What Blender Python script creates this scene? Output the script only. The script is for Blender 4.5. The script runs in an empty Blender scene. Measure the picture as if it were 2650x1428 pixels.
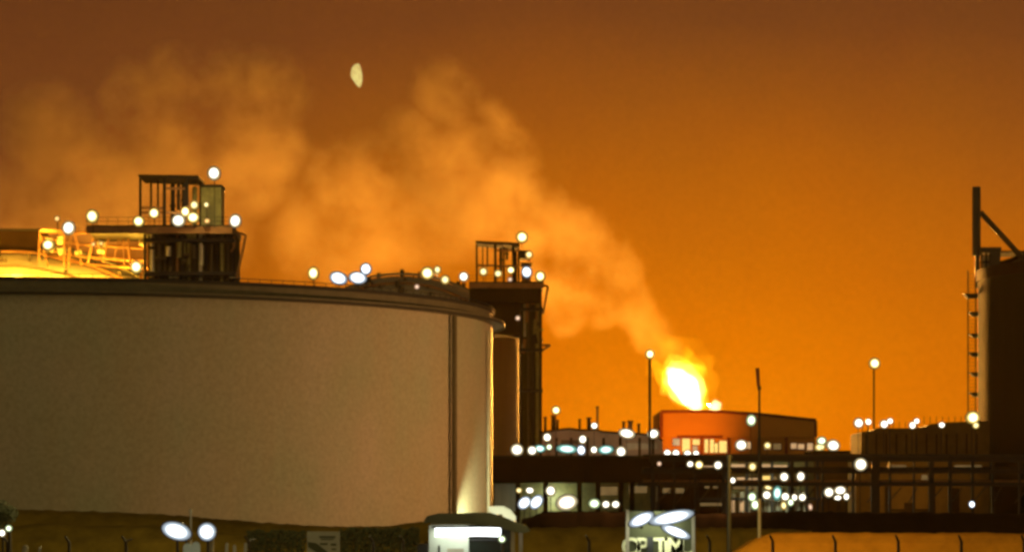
import bpy, bmesh, math, random
from mathutils import Vector, noise as mnoise
random.seed(7)
sc = bpy.context.scene
C = sc.collection
R = math.radians

# ------------------------------------------------------------------ camera
# photograph pixels (2650 wide) -> metres: the horizon lies on row 1330, focal length 7700 px
F, HZ, CX, EYE = 7700.0, 1330.0, 1325.0, 3.4
def X(px, d): return (px - CX) / F * d
def Z(py, d): return EYE + (HZ - py) / F * d
def M(px, d): return px / F * d          # a pixel size in metres at distance d
cam = bpy.data.cameras.new('camera')
cam.sensor_width = 36.0
cam.lens = 36.0 * F / 2650.0
cam.shift_y = (HZ - 714.0) / 2650.0
cam.clip_start = 1.0
cam.clip_end = 30000.0
cam.dof.use_dof = True
cam.dof.focus_distance = 60.0
cam.dof.aperture_fstop = 4.0
cam.dof.aperture_blades = 0
camo = bpy.data.objects.new('camera', cam)
camo.location = (0, 0, EYE)
camo.rotation_euler = (R(90), 0, 0)
C.objects.link(camo)
sc.camera = camo

# ------------------------------------------------------------------ render look
sc.render.engine = 'CYCLES'
sc.view_settings.view_transform = 'Standard'
sc.view_settings.look = 'None'
sc.view_settings.exposure = 0.0
sc.view_settings.gamma = 1.0
sc.cycles.use_denoising = True
sc.cycles.max_bounces = 4
sc.cycles.diffuse_bounces = 2
sc.cycles.volume_bounces = 0
sc.cycles.transparent_max_bounces = 16
sc.cycles.pixel_filter_type = 'BLACKMAN_HARRIS'
sc.cycles.filter_width = 3.0
sc.cycles.volume_step_rate = 0.35
sc.cycles.volume_max_steps = 256
sc.cycles.sample_clamp_indirect = 4.0

# ------------------------------------------------------------------ node helper
class NT:
    def __init__(s, nt): s.nt = nt; s.n = nt.nodes; s.l = nt.links
    def add(s, t, **kw):
        n = s.n.new(t)
        for k, v in kw.items():
            setattr(n, k, v)
        return n
    def put(s, n, key, val):
        sock = n.inputs[key]
        if hasattr(val, 'links') and hasattr(val, 'is_output'):
            s.l.new(val, sock)
        else:
            sock.default_value = val
    def math(s, op, a, b=None, c=None, clamp=False):
        n = s.add('ShaderNodeMath', operation=op, use_clamp=clamp)
        s.put(n, 0, a)
        if b is not None: s.put(n, 1, b)
        if c is not None: s.put(n, 2, c)
        return n.outputs[0]
    def vmath(s, op, a, b=None, scale=None):
        n = s.add('ShaderNodeVectorMath', operation=op)
        s.put(n, 0, a)
        if b is not None: s.put(n, 1, b)
        if scale is not None: s.put(n, 'Scale', scale)
        return n
    def noise(s, vec, scale, detail=3.0, rough=0.55, out='Fac'):
        n = s.add('ShaderNodeTexNoise')
        if vec is not None: s.l.new(vec, n.inputs['Vector'])
        n.inputs['Scale'].default_value = scale
        n.inputs['Detail'].default_value = detail
        n.inputs['Roughness'].default_value = rough
        return n.outputs[out]
    def ramp(s, fac, pts, interp='LINEAR'):
        n = s.add('ShaderNodeValToRGB')
        n.color_ramp.interpolation = interp
        el = n.color_ramp.elements
        while len(el) < len(pts): el.new(0.5)
        for e, (p, c) in zip(el, pts):
            e.position = p
            e.color = tuple(c) + (1,) if len(c) == 3 else c
        s.l.new(fac, n.inputs[0])
        return n.outputs[0]
    def mix(s, fac, a, b, mode='MIX'):
        n = s.add('ShaderNodeMix', data_type='RGBA', blend_type=mode)
        s.put(n, 'Factor', fac)
        for i, v in ((6, a), (7, b)):
            if hasattr(v, 'is_output'): s.l.new(v, n.inputs[i])
            else: n.inputs[i].default_value = tuple(v) + (1,) if len(v) == 3 else v
        return n.outputs[2]

# ------------------------------------------------------------------ night sky
SKY_GAIN = 1.0
world = bpy.data.worlds.new('World')
sc.world = world
world.use_nodes = True
w = NT(world.node_tree)
w.n.clear()
wo = w.add('ShaderNodeOutputWorld')
tc = w.add('ShaderNodeTexCoord')
sep = w.add('ShaderNodeSeparateXYZ')
w.l.new(tc.outputs['Generated'], sep.inputs[0])
az = w.math('ARCTAN2', sep.outputs[0], sep.outputs[1])
el = w.math('ARCSINE', sep.outputs[2])
wob = w.math('MULTIPLY_ADD', w.noise(tc.outputs['Generated'], 9.0, 4.0, 0.6), R(1.8), R(-0.9))
da = w.math('MULTIPLY', w.math('ADD', az, R(-3.4)), 0.46)
de = w.math('ADD', w.math('ADD', el, R(-1.6)), wob)
rr = w.math('SQRT', w.math('ADD', w.math('MULTIPLY', da, da), w.math('MULTIPLY', de, de)))
rdeg = w.math('DIVIDE', rr, R(40.0), clamp=True)
D = 1 / 40.0
glow = w.ramp(rdeg, [
    (0.0, (0.88, 0.235, 0.001)), (1.5 * D, (0.72, 0.180, 0.000)), (3.2 * D, (0.56, 0.140, 0.001)),
    (5.0 * D, (0.40, 0.104, 0.003)), (6.6 * D, (0.26, 0.072, 0.006)), (8.2 * D, (0.155, 0.046, 0.009)),
    (11 * D, (0.10, 0.032, 0.008)), (20 * D, (0.07, 0.03, 0.009)), (1.0, (0.02, 0.013, 0.006))])
# soft blotches of thin cloud and the fine mottling of a night sky full of lit vapour
blot = w.noise(tc.outputs['Generated'], 26.0, 4.0, 0.6)
glow = w.mix(w.math('MULTIPLY', blot, 0.30), glow, (1.05, 0.62, 0.9), 'MULTIPLY')
fine = w.math('MULTIPLY_ADD', w.noise(tc.outputs['Generated'], 420.0, 2.0, 0.7), 0.22, 0.93)
glow = w.vmath('SCALE', glow, scale=fine).outputs[0]
# added glow low behind the camera, lifts the faces turned to it
back = w.math('MULTIPLY', w.math('MULTIPLY', sep.outputs[1], -1.0, clamp=True),
              w.math('SUBTRACT', 1.0, w.math('MULTIPLY', w.math('ABSOLUTE', sep.outputs[2]), 1.3, clamp=True), clamp=True))
back_glow = w.vmath('SCALE', (0.47, 0.345, 0.14), scale=back).outputs[0]
lp = w.vmath('ADD', glow, back_glow).outputs[0]
bg = w.add('ShaderNodeBackground')
w.l.new(lp, bg.inputs[0])
bg.inputs[1].default_value = SKY_GAIN
# a little of the real night air: a sun far below the horizon adds next to nothing but the blue of the zenith
nis = w.add('ShaderNodeTexSky', sky_type='NISHITA')
nis.sun_disc = False
nis.sun_elevation = R(-4.0)
nis.sun_rotation = R(160)
bg2 = w.add('ShaderNodeBackground')
w.l.new(nis.outputs[0], bg2.inputs[0])
bg2.inputs[1].default_value = 0.05
ad = w.add('ShaderNodeAddShader')
w.l.new(bg.outputs[0], ad.inputs[0]); w.l.new(bg2.outputs[0], ad.inputs[1])
w.l.new(ad.outputs[0], wo.inputs['Surface'])

# ------------------------------------------------------------------ materials
def new_mat(name):
    m = bpy.data.materials.new(name); m.use_nodes = True
    t = NT(m.node_tree); t.n.clear()
    return m, t, t.add('ShaderNodeOutputMaterial')
def surf(name, col, rough=0.7, metal=0.0, var=0.25, scale=1.2, bump=0.0, streak=False, dark=None):
    m, t, o = new_mat(name)
    b = t.add('ShaderNodeBsdfPrincipled')
    tcn = t.add('ShaderNodeTexCoord')
    vec = tcn.outputs['Object']
    if streak:
        mp = t.add('ShaderNodeMapping'); t.l.new(vec, mp.inputs[0])
        mp.inputs['Scale'].default_value = (1.0, 1.0, 0.12); vec2 = mp.outputs[0]
    else: vec2 = vec
    n1 = t.noise(vec2, scale, 5.0, 0.65)
    n2 = t.noise(vec, scale * 0.17, 3.0, 0.5)
    f = t.math('MULTIPLY_ADD', n1, 0.6, t.math('MULTIPLY', n2, 0.4))
    f = t.math('MULTIPLY_ADD', t.math('SUBTRACT', f, 0.5), 2.4, 0.5, clamp=True)
    d_ = dark if dark else tuple(c * (1 - var) for c in col)
    l_ = tuple(min(1, c * (1 + var)) for c in col)
    cc = t.mix(f, d_, l_)
    t.l.new(cc, b.inputs['Base Color'])
    b.inputs['Roughness'].default_value = rough
    b.inputs['Metallic'].default_value = metal
    if rough >= 0.89: b.inputs['Specular IOR Level'].default_value = 0.08
    if bump:
        bn = t.add('ShaderNodeBump'); bn.inputs['Strength'].default_value = bump
        bn.inputs['Distance'].default_value = 0.1
        t.l.new(n1, bn.inputs['Height']); t.l.new(bn.outputs[0], b.inputs['Normal'])
    t.l.new(b.outputs[0], o.inputs[0])
    return m
def emit(name, col, strength, var=0.0):
    m, t, o = new_mat(name)
    e = t.add('ShaderNodeEmission')
    e.inputs[0].default_value = tuple(col) + (1,)
    if var:
        tcn = t.add('ShaderNodeTexCoord')
        s = t.math('MULTIPLY_ADD', t.noise(tcn.outputs['Object'], 1.1, 3.0, 0.6), var * 2 * strength, strength * (1 - var))
        t.l.new(s, e.inputs[1])
    else:
        e.inputs[1].default_value = strength
    t.l.new(e.outputs[0], o.inputs[0])
    return m

MT = {}
def tank_paint():
    m, t, o = new_mat('tank_paint')
    b = t.add('ShaderNodeBsdfPrincipled'); v = t.add('ShaderNodeTexCoord').outputs['Object']
    mp = t.add('ShaderNodeMapping'); t.l.new(v, mp.inputs[0]); mp.inputs['Scale'].default_value = (1, 1, 0.25)
    n1 = t.noise(mp.outputs[0], 0.22, 5.0, 0.6); n2 = t.noise(v, 3.0, 3.0, 0.75); n3 = t.noise(v, 0.12, 3.0, 0.5)
    c = t.mix(t.math('MULTIPLY_ADD', t.math('SUBTRACT', n3, 0.5), 3.0, 0.5, clamp=True), (0.35, 0.36, 0.23), (0.47, 0.385, 0.28))
    c = t.mix(t.math('MULTIPLY_ADD', t.math('SUBTRACT', n1, 0.5), 2.5, 0.5, clamp=True), c, (0.42, 0.34, 0.21))
    g = t.math('MULTIPLY_ADD', t.math('SUBTRACT', n2, 0.5), 0.75, 1.0)
    c = t.vmath('SCALE', c, scale=g).outputs[0]
    t.l.new(c, b.inputs['Base Color']); b.inputs['Roughness'].default_value = 0.75
    bn = t.add('ShaderNodeBump'); bn.inputs['Strength'].default_value = 0.25; bn.inputs['Distance'].default_value = 0.1
    t.l.new(n1, bn.inputs['Height']); t.l.new(bn.outputs[0], b.inputs['Normal'])
    t.l.new(b.outputs[0], o.inputs[0]); return m
MT['tank_paint'] = tank_paint()
MT['rim_steel'] = surf('rim_steel', (0.14, 0.115, 0.06), 0.7, 0.1, 0.3, 1.5)
MT['rim_dark'] = surf('rim_dark', (0.03, 0.022, 0.012), 0.8, 0.1, 0.3, 1.5)
MT['conduit'] = surf('conduit', (0.10, 0.075, 0.025), 0.7, 0.1, 0.25, 1.0, streak=True)
MT['concrete'] = surf('concrete', (0.30, 0.17, 0.05), 0.9, 0, 0.22, 0.35, 0.2, streak=True)
MT['concrete_dark'] = surf('concrete_dark', (0.05, 0.04, 0.012), 0.9, 0, 0.3, 0.35, 0.2, streak=True)
MT['dome'] = surf('dome_paint', (0.50, 0.42, 0.28), 0.7, 0, 0.22, 0.4, 0.1)
MT['steel'] = surf('dark_steel', (0.018, 0.010, 0.005), 0.6, 0.3, 0.4, 1.4)
MT['steel_mid'] = surf('weathered_steel', (0.075, 0.05, 0.024), 0.6, 0.3, 0.45, 1.0, streak=True)
MT['steel_pale'] = surf('pale_steel', (0.42, 0.38, 0.27), 0.5, 0.2, 0.3, 1.0, streak=True)
MT['rust'] = surf('rusty_steel', (0.30, 0.14, 0.05), 0.7, 0.2, 0.4, 1.3)
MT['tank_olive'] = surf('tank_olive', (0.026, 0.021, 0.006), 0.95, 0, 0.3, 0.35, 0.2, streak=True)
MT['galv'] = surf('galvanised_pipe', (0.48, 0.43, 0.30), 0.45, 0.3, 0.3, 1.2)
MT['clad'] = surf('olive_cladding', (0.24, 0.20, 0.06), 0.6, 0.1, 0.45, 1.5)
MT['panel'] = surf('grey_brown_cladding', (0.30, 0.22, 0.15), 0.8, 0, 0.45, 0.35)
MT['hall'] = surf('rust_red_cladding', (0.42, 0.20, 0.025), 0.75, 0, 0.16, 0.2)
MT['hall_trim'] = surf('dark_red_trim', (0.12, 0.012, 0.003), 0.7, 0, 0.2, 0.5)
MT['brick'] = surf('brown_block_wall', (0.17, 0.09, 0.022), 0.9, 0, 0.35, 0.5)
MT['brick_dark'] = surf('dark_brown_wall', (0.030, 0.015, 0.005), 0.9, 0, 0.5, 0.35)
MT['ground'] = surf('ground_dark', (0.07, 0.06, 0.035), 0.95, 0, 0.4, 0.15)
MT['road'] = surf('asphalt', (0.05, 0.048, 0.045), 0.9, 0, 0.2, 1.5)
MT['grass_bank'] = surf('rough_grass_bank', (0.20, 0.135, 0.018), 0.95, 0, 0.55, 0.6, 0.8)
MT['hedge'] = surf('hedge_green', (0.05, 0.055, 0.014), 0.95, 0, 0.6, 1.6, 0.8)
MT['sand'] = surf('ochre_sand', (0.50, 0.235, 0.022), 0.95, 0, 0.35, 1.0, 0.8)
MT['bark'] = surf('bark', (0.05, 0.035, 0.02), 0.9, 0, 0.4, 3.0)
MT['leaf'] = surf('dark_leaf', (0.035, 0.04, 0.012), 0.8, 0, 0.5, 2.5)
MT['post'] = surf('dark_post', (0.03, 0.02, 0.014), 0.8, 0, 0.3, 4.0)
MT['white'] = surf('booth_white_paint', (0.62, 0.66, 0.55), 0.6, 0, 0.15, 1.0)
MT['black'] = surf('black_metal', (0.012, 0.013, 0.012), 0.5, 0.1, 0.3, 2.0)
MT['roof_dark'] = surf('dark_green_roof', (0.035, 0.04, 0.025), 0.7, 0, 0.5, 1.0)
MT['sign_grey'] = surf('sign_face', (0.50, 0.49, 0.34), 0.6, 0, 0.12, 3.0)
MT['sign_mark'] = surf('sign_mark_green', (0.085, 0.10, 0.035), 0.7, 0, 0.3, 4.0)
MT['letters'] = surf('cream_letters', (0.78, 0.78, 0.45), 0.6, 0, 0.15, 3.0)
MT['sign_board'] = surf('sign_board_green', (0.055, 0.06, 0.018), 0.7, 0, 0.5, 1.5)
MT['housing'] = surf('lamp_housing', (0.02, 0.018, 0.014), 0.5, 0.4, 0.2, 5.0)
def glass(name):
    m, t, o = new_mat(name)
    b = t.add('ShaderNodeBsdfPrincipled')
    b.inputs['Base Color'].default_value = (0.01, 0.016, 0.013, 1)
    b.inputs['Roughness'].default_value = 0.12
    t.l.new(b.outputs[0], o.inputs[0]); return m
MT['glass'] = glass('dark_window_glass')
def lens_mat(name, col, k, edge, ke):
    # hot centre of the lamp, its bloom halo painted as a dimmer ring
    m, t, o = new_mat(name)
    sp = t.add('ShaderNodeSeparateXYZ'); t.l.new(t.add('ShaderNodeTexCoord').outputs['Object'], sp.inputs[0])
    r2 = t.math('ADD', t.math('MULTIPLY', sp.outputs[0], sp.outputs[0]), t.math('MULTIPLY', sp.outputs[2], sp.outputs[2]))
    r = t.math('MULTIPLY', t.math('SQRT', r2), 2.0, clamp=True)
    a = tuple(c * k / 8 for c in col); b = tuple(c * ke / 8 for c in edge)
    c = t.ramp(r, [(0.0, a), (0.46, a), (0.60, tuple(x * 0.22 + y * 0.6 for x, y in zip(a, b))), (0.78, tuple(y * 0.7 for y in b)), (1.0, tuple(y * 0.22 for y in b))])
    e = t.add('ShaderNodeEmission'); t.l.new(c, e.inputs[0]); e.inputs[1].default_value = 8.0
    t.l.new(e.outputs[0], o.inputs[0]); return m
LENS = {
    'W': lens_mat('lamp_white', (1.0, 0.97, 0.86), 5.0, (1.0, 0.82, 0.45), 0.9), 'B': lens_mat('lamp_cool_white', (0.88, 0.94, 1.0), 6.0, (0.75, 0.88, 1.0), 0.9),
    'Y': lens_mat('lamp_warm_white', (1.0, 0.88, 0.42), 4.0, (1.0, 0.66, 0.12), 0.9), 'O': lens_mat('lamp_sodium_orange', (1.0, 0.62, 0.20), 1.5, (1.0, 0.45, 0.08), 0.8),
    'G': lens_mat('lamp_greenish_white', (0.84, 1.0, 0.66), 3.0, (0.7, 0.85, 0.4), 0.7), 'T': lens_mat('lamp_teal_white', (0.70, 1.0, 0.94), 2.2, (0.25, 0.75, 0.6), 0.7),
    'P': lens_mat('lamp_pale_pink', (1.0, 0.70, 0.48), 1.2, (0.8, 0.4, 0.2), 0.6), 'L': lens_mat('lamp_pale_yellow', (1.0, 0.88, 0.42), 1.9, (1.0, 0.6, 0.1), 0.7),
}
MT['tube'] = emit('tube_white', (0.93, 0.98, 1.0), 4.0)
MT['lit_amber'] = emit('lit_opening_amber', (1.0, 0.66, 0.17), 1.25, 0.35)
MT['lit_pale'] = emit('lit_opening_pale', (1.0, 0.60, 0.27), 0.62, 0.5)
MT['lit_dim'] = emit('lit_opening_dim', (1.0, 0.62, 0.22), 0.16, 0.5)

# ------------------------------------------------------------------ mesh builder
class MB:
    def __init__(s): s.v = []; s.f = []
    def quad_box(s, pts):
        i = len(s.v); s.v += [tuple(p) for p in pts]
        for q in ((0, 3, 2, 1), (4, 5, 6, 7), (0, 1, 5, 4), (1, 2, 6, 5), (2, 3, 7, 6), (3, 0, 4, 7)):
            s.f.append(tuple(i + k for k in q))
        return s
    def box(s, x0, x1, y0, y1, z0, z1):
        return s.quad_box([(x0, y0, z0), (x1, y0, z0), (x1, y1, z0), (x0, y1, z0),
                           (x0, y0, z1), (x1, y0, z1), (x1, y1, z1), (x0, y1, z1)])
    def tube(s, a, b, r, r2=None, n=10):
        a = Vector(a); b = Vector(b); r2 = r if r2 is None else r2
        ax = (b - a).normalized()
        u = ax.orthogonal().normalized(); v = ax.cross(u)
        i = len(s.v)
        for k in range(n):
            t = 2 * math.pi * k / n; dd = u * math.cos(t) + v * math.sin(t)
            s.v.append(tuple(a + dd * r)); s.v.append(tuple(b + dd * r2))
        for k in range(n):
            p = i + 2 * k; q = i + 2 * ((k + 1) % n)
            s.f.append((p, q, q + 1, p + 1))
        s.f.append(tuple(i + 2 * k for k in reversed(range(n))))
        s.f.append(tuple(i + 2 * k + 1 for k in range(n)))
        return s
    def path(s, pts, r, n=8):
        for a, b in zip(pts, pts[1:]): s.tube(a, b, r, n=n)
        return s
    def revolve(s, cx, cy, prof, n=96, a0=0.0, a1=2 * math.pi, close=False):
        full = abs(a1 - a0 - 2 * math.pi) < 1e-6
        m = n if full else n + 1
        i = len(s.v)
        for k in range(m):
            t = a0 + (a1 - a0) * k / n
            for (r, z) in prof: s.v.append((cx + r * math.cos(t), cy + r * math.sin(t), z))
        L = len(prof)
        for k in range(n):
            p = i + k * L; q = i + ((k + 1) % m) * L
            for j in range(L if close else L - 1):
                jj = (j + 1) % L
                s.f.append((p + j, q + j, q + jj, p + jj))
        return s
    def prism(s, poly, y0, y1):
        """outline in x, z pushed from y0 to y1"""
        n = len(poly); i = len(s.v)
        s.v += [(x, y0, z) for x, z in poly] + [(x, y1, z) for x, z in poly]
        s.f.append(tuple(range(i, i + n))); s.f.append(tuple(reversed(range(i + n, i + 2 * n))))
        for k in range(n):
            kk = (k + 1) % n
            s.f.append((i + k, i + n + k, i + n + kk, i + kk))
        return s
    def build(s, name, mat, parent=None, smooth=False, recalc=True):
        me = bpy.data.meshes.new(name)
        me.from_pydata(s.v, [], s.f); me.update()
        if recalc:
            b_ = bmesh.new(); b_.from_mesh(me); bmesh.ops.recalc_face_normals(b_, faces=b_.faces[:]); b_.to_mesh(me); b_.free()
        if smooth:
            for p in me.polygons: p.use_smooth = True
        me.materials.append(mat)
        o = bpy.data.objects.new(name, me); C.objects.link(o)
        if parent is not None:
            o.parent = parent
            o.location = -Vector(parent.location) if parent.type == 'EMPTY' else (0, 0, 0)
        return o
def tag(o, label=None, cat=None, group=None, kind=None):
    if label: o['label'] = label
    if cat: o['category'] = cat
    if group: o['group'] = group
    if kind: o['kind'] = kind
    return o
def thing(name, loc, label, cat, group=None):
    o = bpy.data.objects.new(name, None); o.location = loc; C.objects.link(o)
    o.empty_display_size = 1.0
    return tag(o, label, cat, group)
def light(name, kind, loc, power, col, size=0.5, target=None, cone=60, blend=0.8, falloff=None, smooth=0.0):
    l = bpy.data.lights.new(name, kind); l.energy = power; l.color = col
    if kind in ('POINT', 'SPOT'): l.shadow_soft_size = size
    if kind == 'SPOT': l.spot_size = R(cone); l.spot_blend = blend
    o = bpy.data.objects.new(name, l); o.location = loc; C.objects.link(o)
    if target is not None:
        o.rotation_euler = (Vector(target) - Vector(loc)).to_track_quat('-Z', 'Y').to_euler()
    if falloff:
        l.use_nodes = True
        t = NT(l.node_tree); em = [n for n in t.n if n.type == 'EMISSION'][0]
        fo = t.add('ShaderNodeLightFalloff'); fo.inputs[0].default_value = 1.0; fo.inputs[1].default_value = smooth
        t.l.new(fo.outputs[falloff], em.inputs['Strength'])
    return o

# ------------------------------------------------------------------ ground
tag(MB().box(-6000, 6000, -300, 12000, -1.0, 0.0).build('ground', MT['ground']), kind='structure')
tag(MB().box(-120, 120, 60, 92, 0.004, 0.008).build('road', MT['road']), kind='structure')

# ------------------------------------------------------------------ the big tank in front
TD, TR = 272.0, 40.0
tcx = X(129, TD) / math.hypot(1, (129 - CX) / F); tcy = math.sqrt(TD * TD - tcx * tcx)
TH = 21.5
t = thing('oil_tank', (tcx, tcy, 0), 'huge round tan oil tank with a flat rim filling the left foreground', 'tank')
MB().revolve(tcx, tcy, [(TR, 0), (TR, TH - 1.0)], 256).build('shell', MT['tank_paint'], t, True)
MB().revolve(tcx, tcy, [(TR, TH - 1.0), (TR, TH - 0.10)], 256).build('top_course', MT['rim_steel'], t, True)
MB().revolve(tcx, tcy, [(TR - 0.2, TH - 0.09), (TR + 0.22, TH - 0.09), (TR + 0.22, TH + 0.16), (TR - 0.2, TH + 0.16)], 256, close=True).build('top_rim', MT['rim_dark'], t)
MB().revolve(tcx, tcy, [(TR + 0.003, TH - 1.22), (TR + 1.1, TH - 1.06), (TR + 1.1, TH - 0.90), (TR + 0.003, TH - 0.90)], 256).build('wind_girder', MT['rim_steel'], t)
MB().revolve(tcx, tcy, [(TR + 1.0, TH - 1.22), (TR + 1.13, TH - 1.22), (TR + 1.13, TH - 1.065), (TR + 1.0, TH - 1.065)], 256, close=True).build('girder_lip', MT['rim_dark'], t)
MB().revolve(tcx, tcy, [(0, TH - 3.2), (TR - 0.25, TH - 3.0)], 128).build('floating_roof', MT['rim_dark'], t)
def on_tank(px, r):
    """point on a circle of radius r round the tank seen at pixel column px, near side"""
    th = math.atan((px - CX) / F); dx, dy = math.sin(th), math.cos(th)
    bq = dx * tcx + dy * tcy; cq = tcx ** 2 + tcy ** 2 - r * r
    s_ = bq - math.sqrt(max(0, bq * bq - cq)); return dx * s_, dy * s_
cx_, cy_ = on_tank(1176, TR + 0.45)
an = math.atan2(cy_ - tcy, cx_ - tcx)
ux, uy = -math.sin(an), math.cos(an)
mb = MB()
mb.tube((cx_, cy_, 0), (cx_, cy_, TH - 1.3), 0.22, n=14).build('conduit', MT['conduit'], t)
for i in range(13):
    z = 0.9 + i * 1.5
    MB().tube((cx_ - ux * 0.5, cy_ - uy * 0.5, z), (cx_ + ux * 0.5, cy_ + uy * 0.5, z), 0.05, n=6).build('bracket', MT['conduit'], t)
ex_, ey_ = on_tank(1264, TR + 0.25)
MB().tube((ex_, ey_, 0), (ex_, ey_, TH - 2), 0.14).build('lit_limb_strip', MT['galv'], t)  # pale pipe added to stand in for the lit strip along the limb
mb = MB()
for i in range(240):
    a = 2 * math.pi * i / 240
    x, y = tcx + (TR + 0.05) * math.cos(a), tcy + (TR + 0.05) * math.sin(a)
    mb.tube((x, y, TH - 0.1), (x, y, TH + 0.42), 0.03, n=5)
mb.revolve(tcx, tcy, [(TR + 0.03, TH + 0.40), (TR + 0.09, TH + 0.40), (TR + 0.09, TH + 0.46), (TR + 0.03, TH + 0.46)], 192, close=True)
mb.build('handrail', MT['rim_dark'], t)

# ------------------------------------------------------------------ domed tanks behind
def dome_tank(name, pxc, d, R_, z_wall, rise, label, wall_mat, dome_mat):
    x0, y0 = X(pxc, d), d
    t = thing(name, (x0, y0, 0), label, 'tank')
    MB().revolve(x0, y0, [(R_, 0), (R_, z_wall)], 128).build('wall', wall_mat, t, True)
    rho = (R_ * R_ + rise * rise) / (2 * rise)
    prof = []
    for i in range(25):
        r = (R_ - 0.3) * i / 24
        prof.append((r, z_wall + rise - (rho - math.sqrt(rho * rho - r * r))))
    dm = MB().revolve(x0, y0, prof, 128).build('dome', dome_mat, t, True)
    MB().revolve(x0, y0, [(R_ - 0.3, z_wall - 0.8), (R_ + 0.5, z_wall - 0.8), (R_ + 0.5, z_wall + 0.3), (R_ - 0.3, z_wall + 0.3)], 128, close=True).build('ring_beam', MT['concrete_dark'], t)
    def surf_pt(px, yoff):
        x = X(px, d + yoff); r = math.hypot(x - x0, yoff)
        return (x, d + yoff, z_wall + rise - (rho - math.sqrt(max(0.01, rho * rho - r * r))))
    return t, surf_pt
DB = 435.0
tb, sB = dome_tank('gas_tank', 60, DB, 21.8, 34.8, 7.3, 'domed gas tank glowing bright yellow behind the left end of the rim', MT['concrete'], MT['dome'])
DC = 550.0
tcc, sC = dome_tank('gas_tank', 1040, DC, 21.8, 36.3, 11.0, 'domed brown tank half hidden behind the right edge of the tan tank', MT['concrete'], MT['dome'])
# pipes, ribs and nozzles over the domes
for tk, sp, rng in ((tb, sB, (-60, 360)), (tcc, sC, (930, 1230))):
    for k in range(4):
        y_ = -17 + k * 5.4
        mb = MB(); pts = []
        for j in range(14):
            px = rng[0] + (rng[1] - rng[0]) * j / 13
            p = sp(px, y_); pts.append((p[0], p[1], p[2] + 0.45 + 0.1 * (k % 3)))
        mb.path(pts, 0.16 + 0.06 * (k % 2))
        mb.build('pipe', (MT['steel_mid'], MT['rust'], MT['galv'])[k % 3], tk)
    for k in range(22):
        mb = MB()
        px = rng[0] + (rng[1] - rng[0]) * random.random(); y_ = random.uniform(-17, 4)
        p = sp(px, y_)
        mb.tube(p, (p[0], p[1], p[2] + random.uniform(0.4, 1.4)), random.uniform(0.15, 0.45), n=8)
        mb.build('nozzle', MT['steel_mid'], tk)

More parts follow.
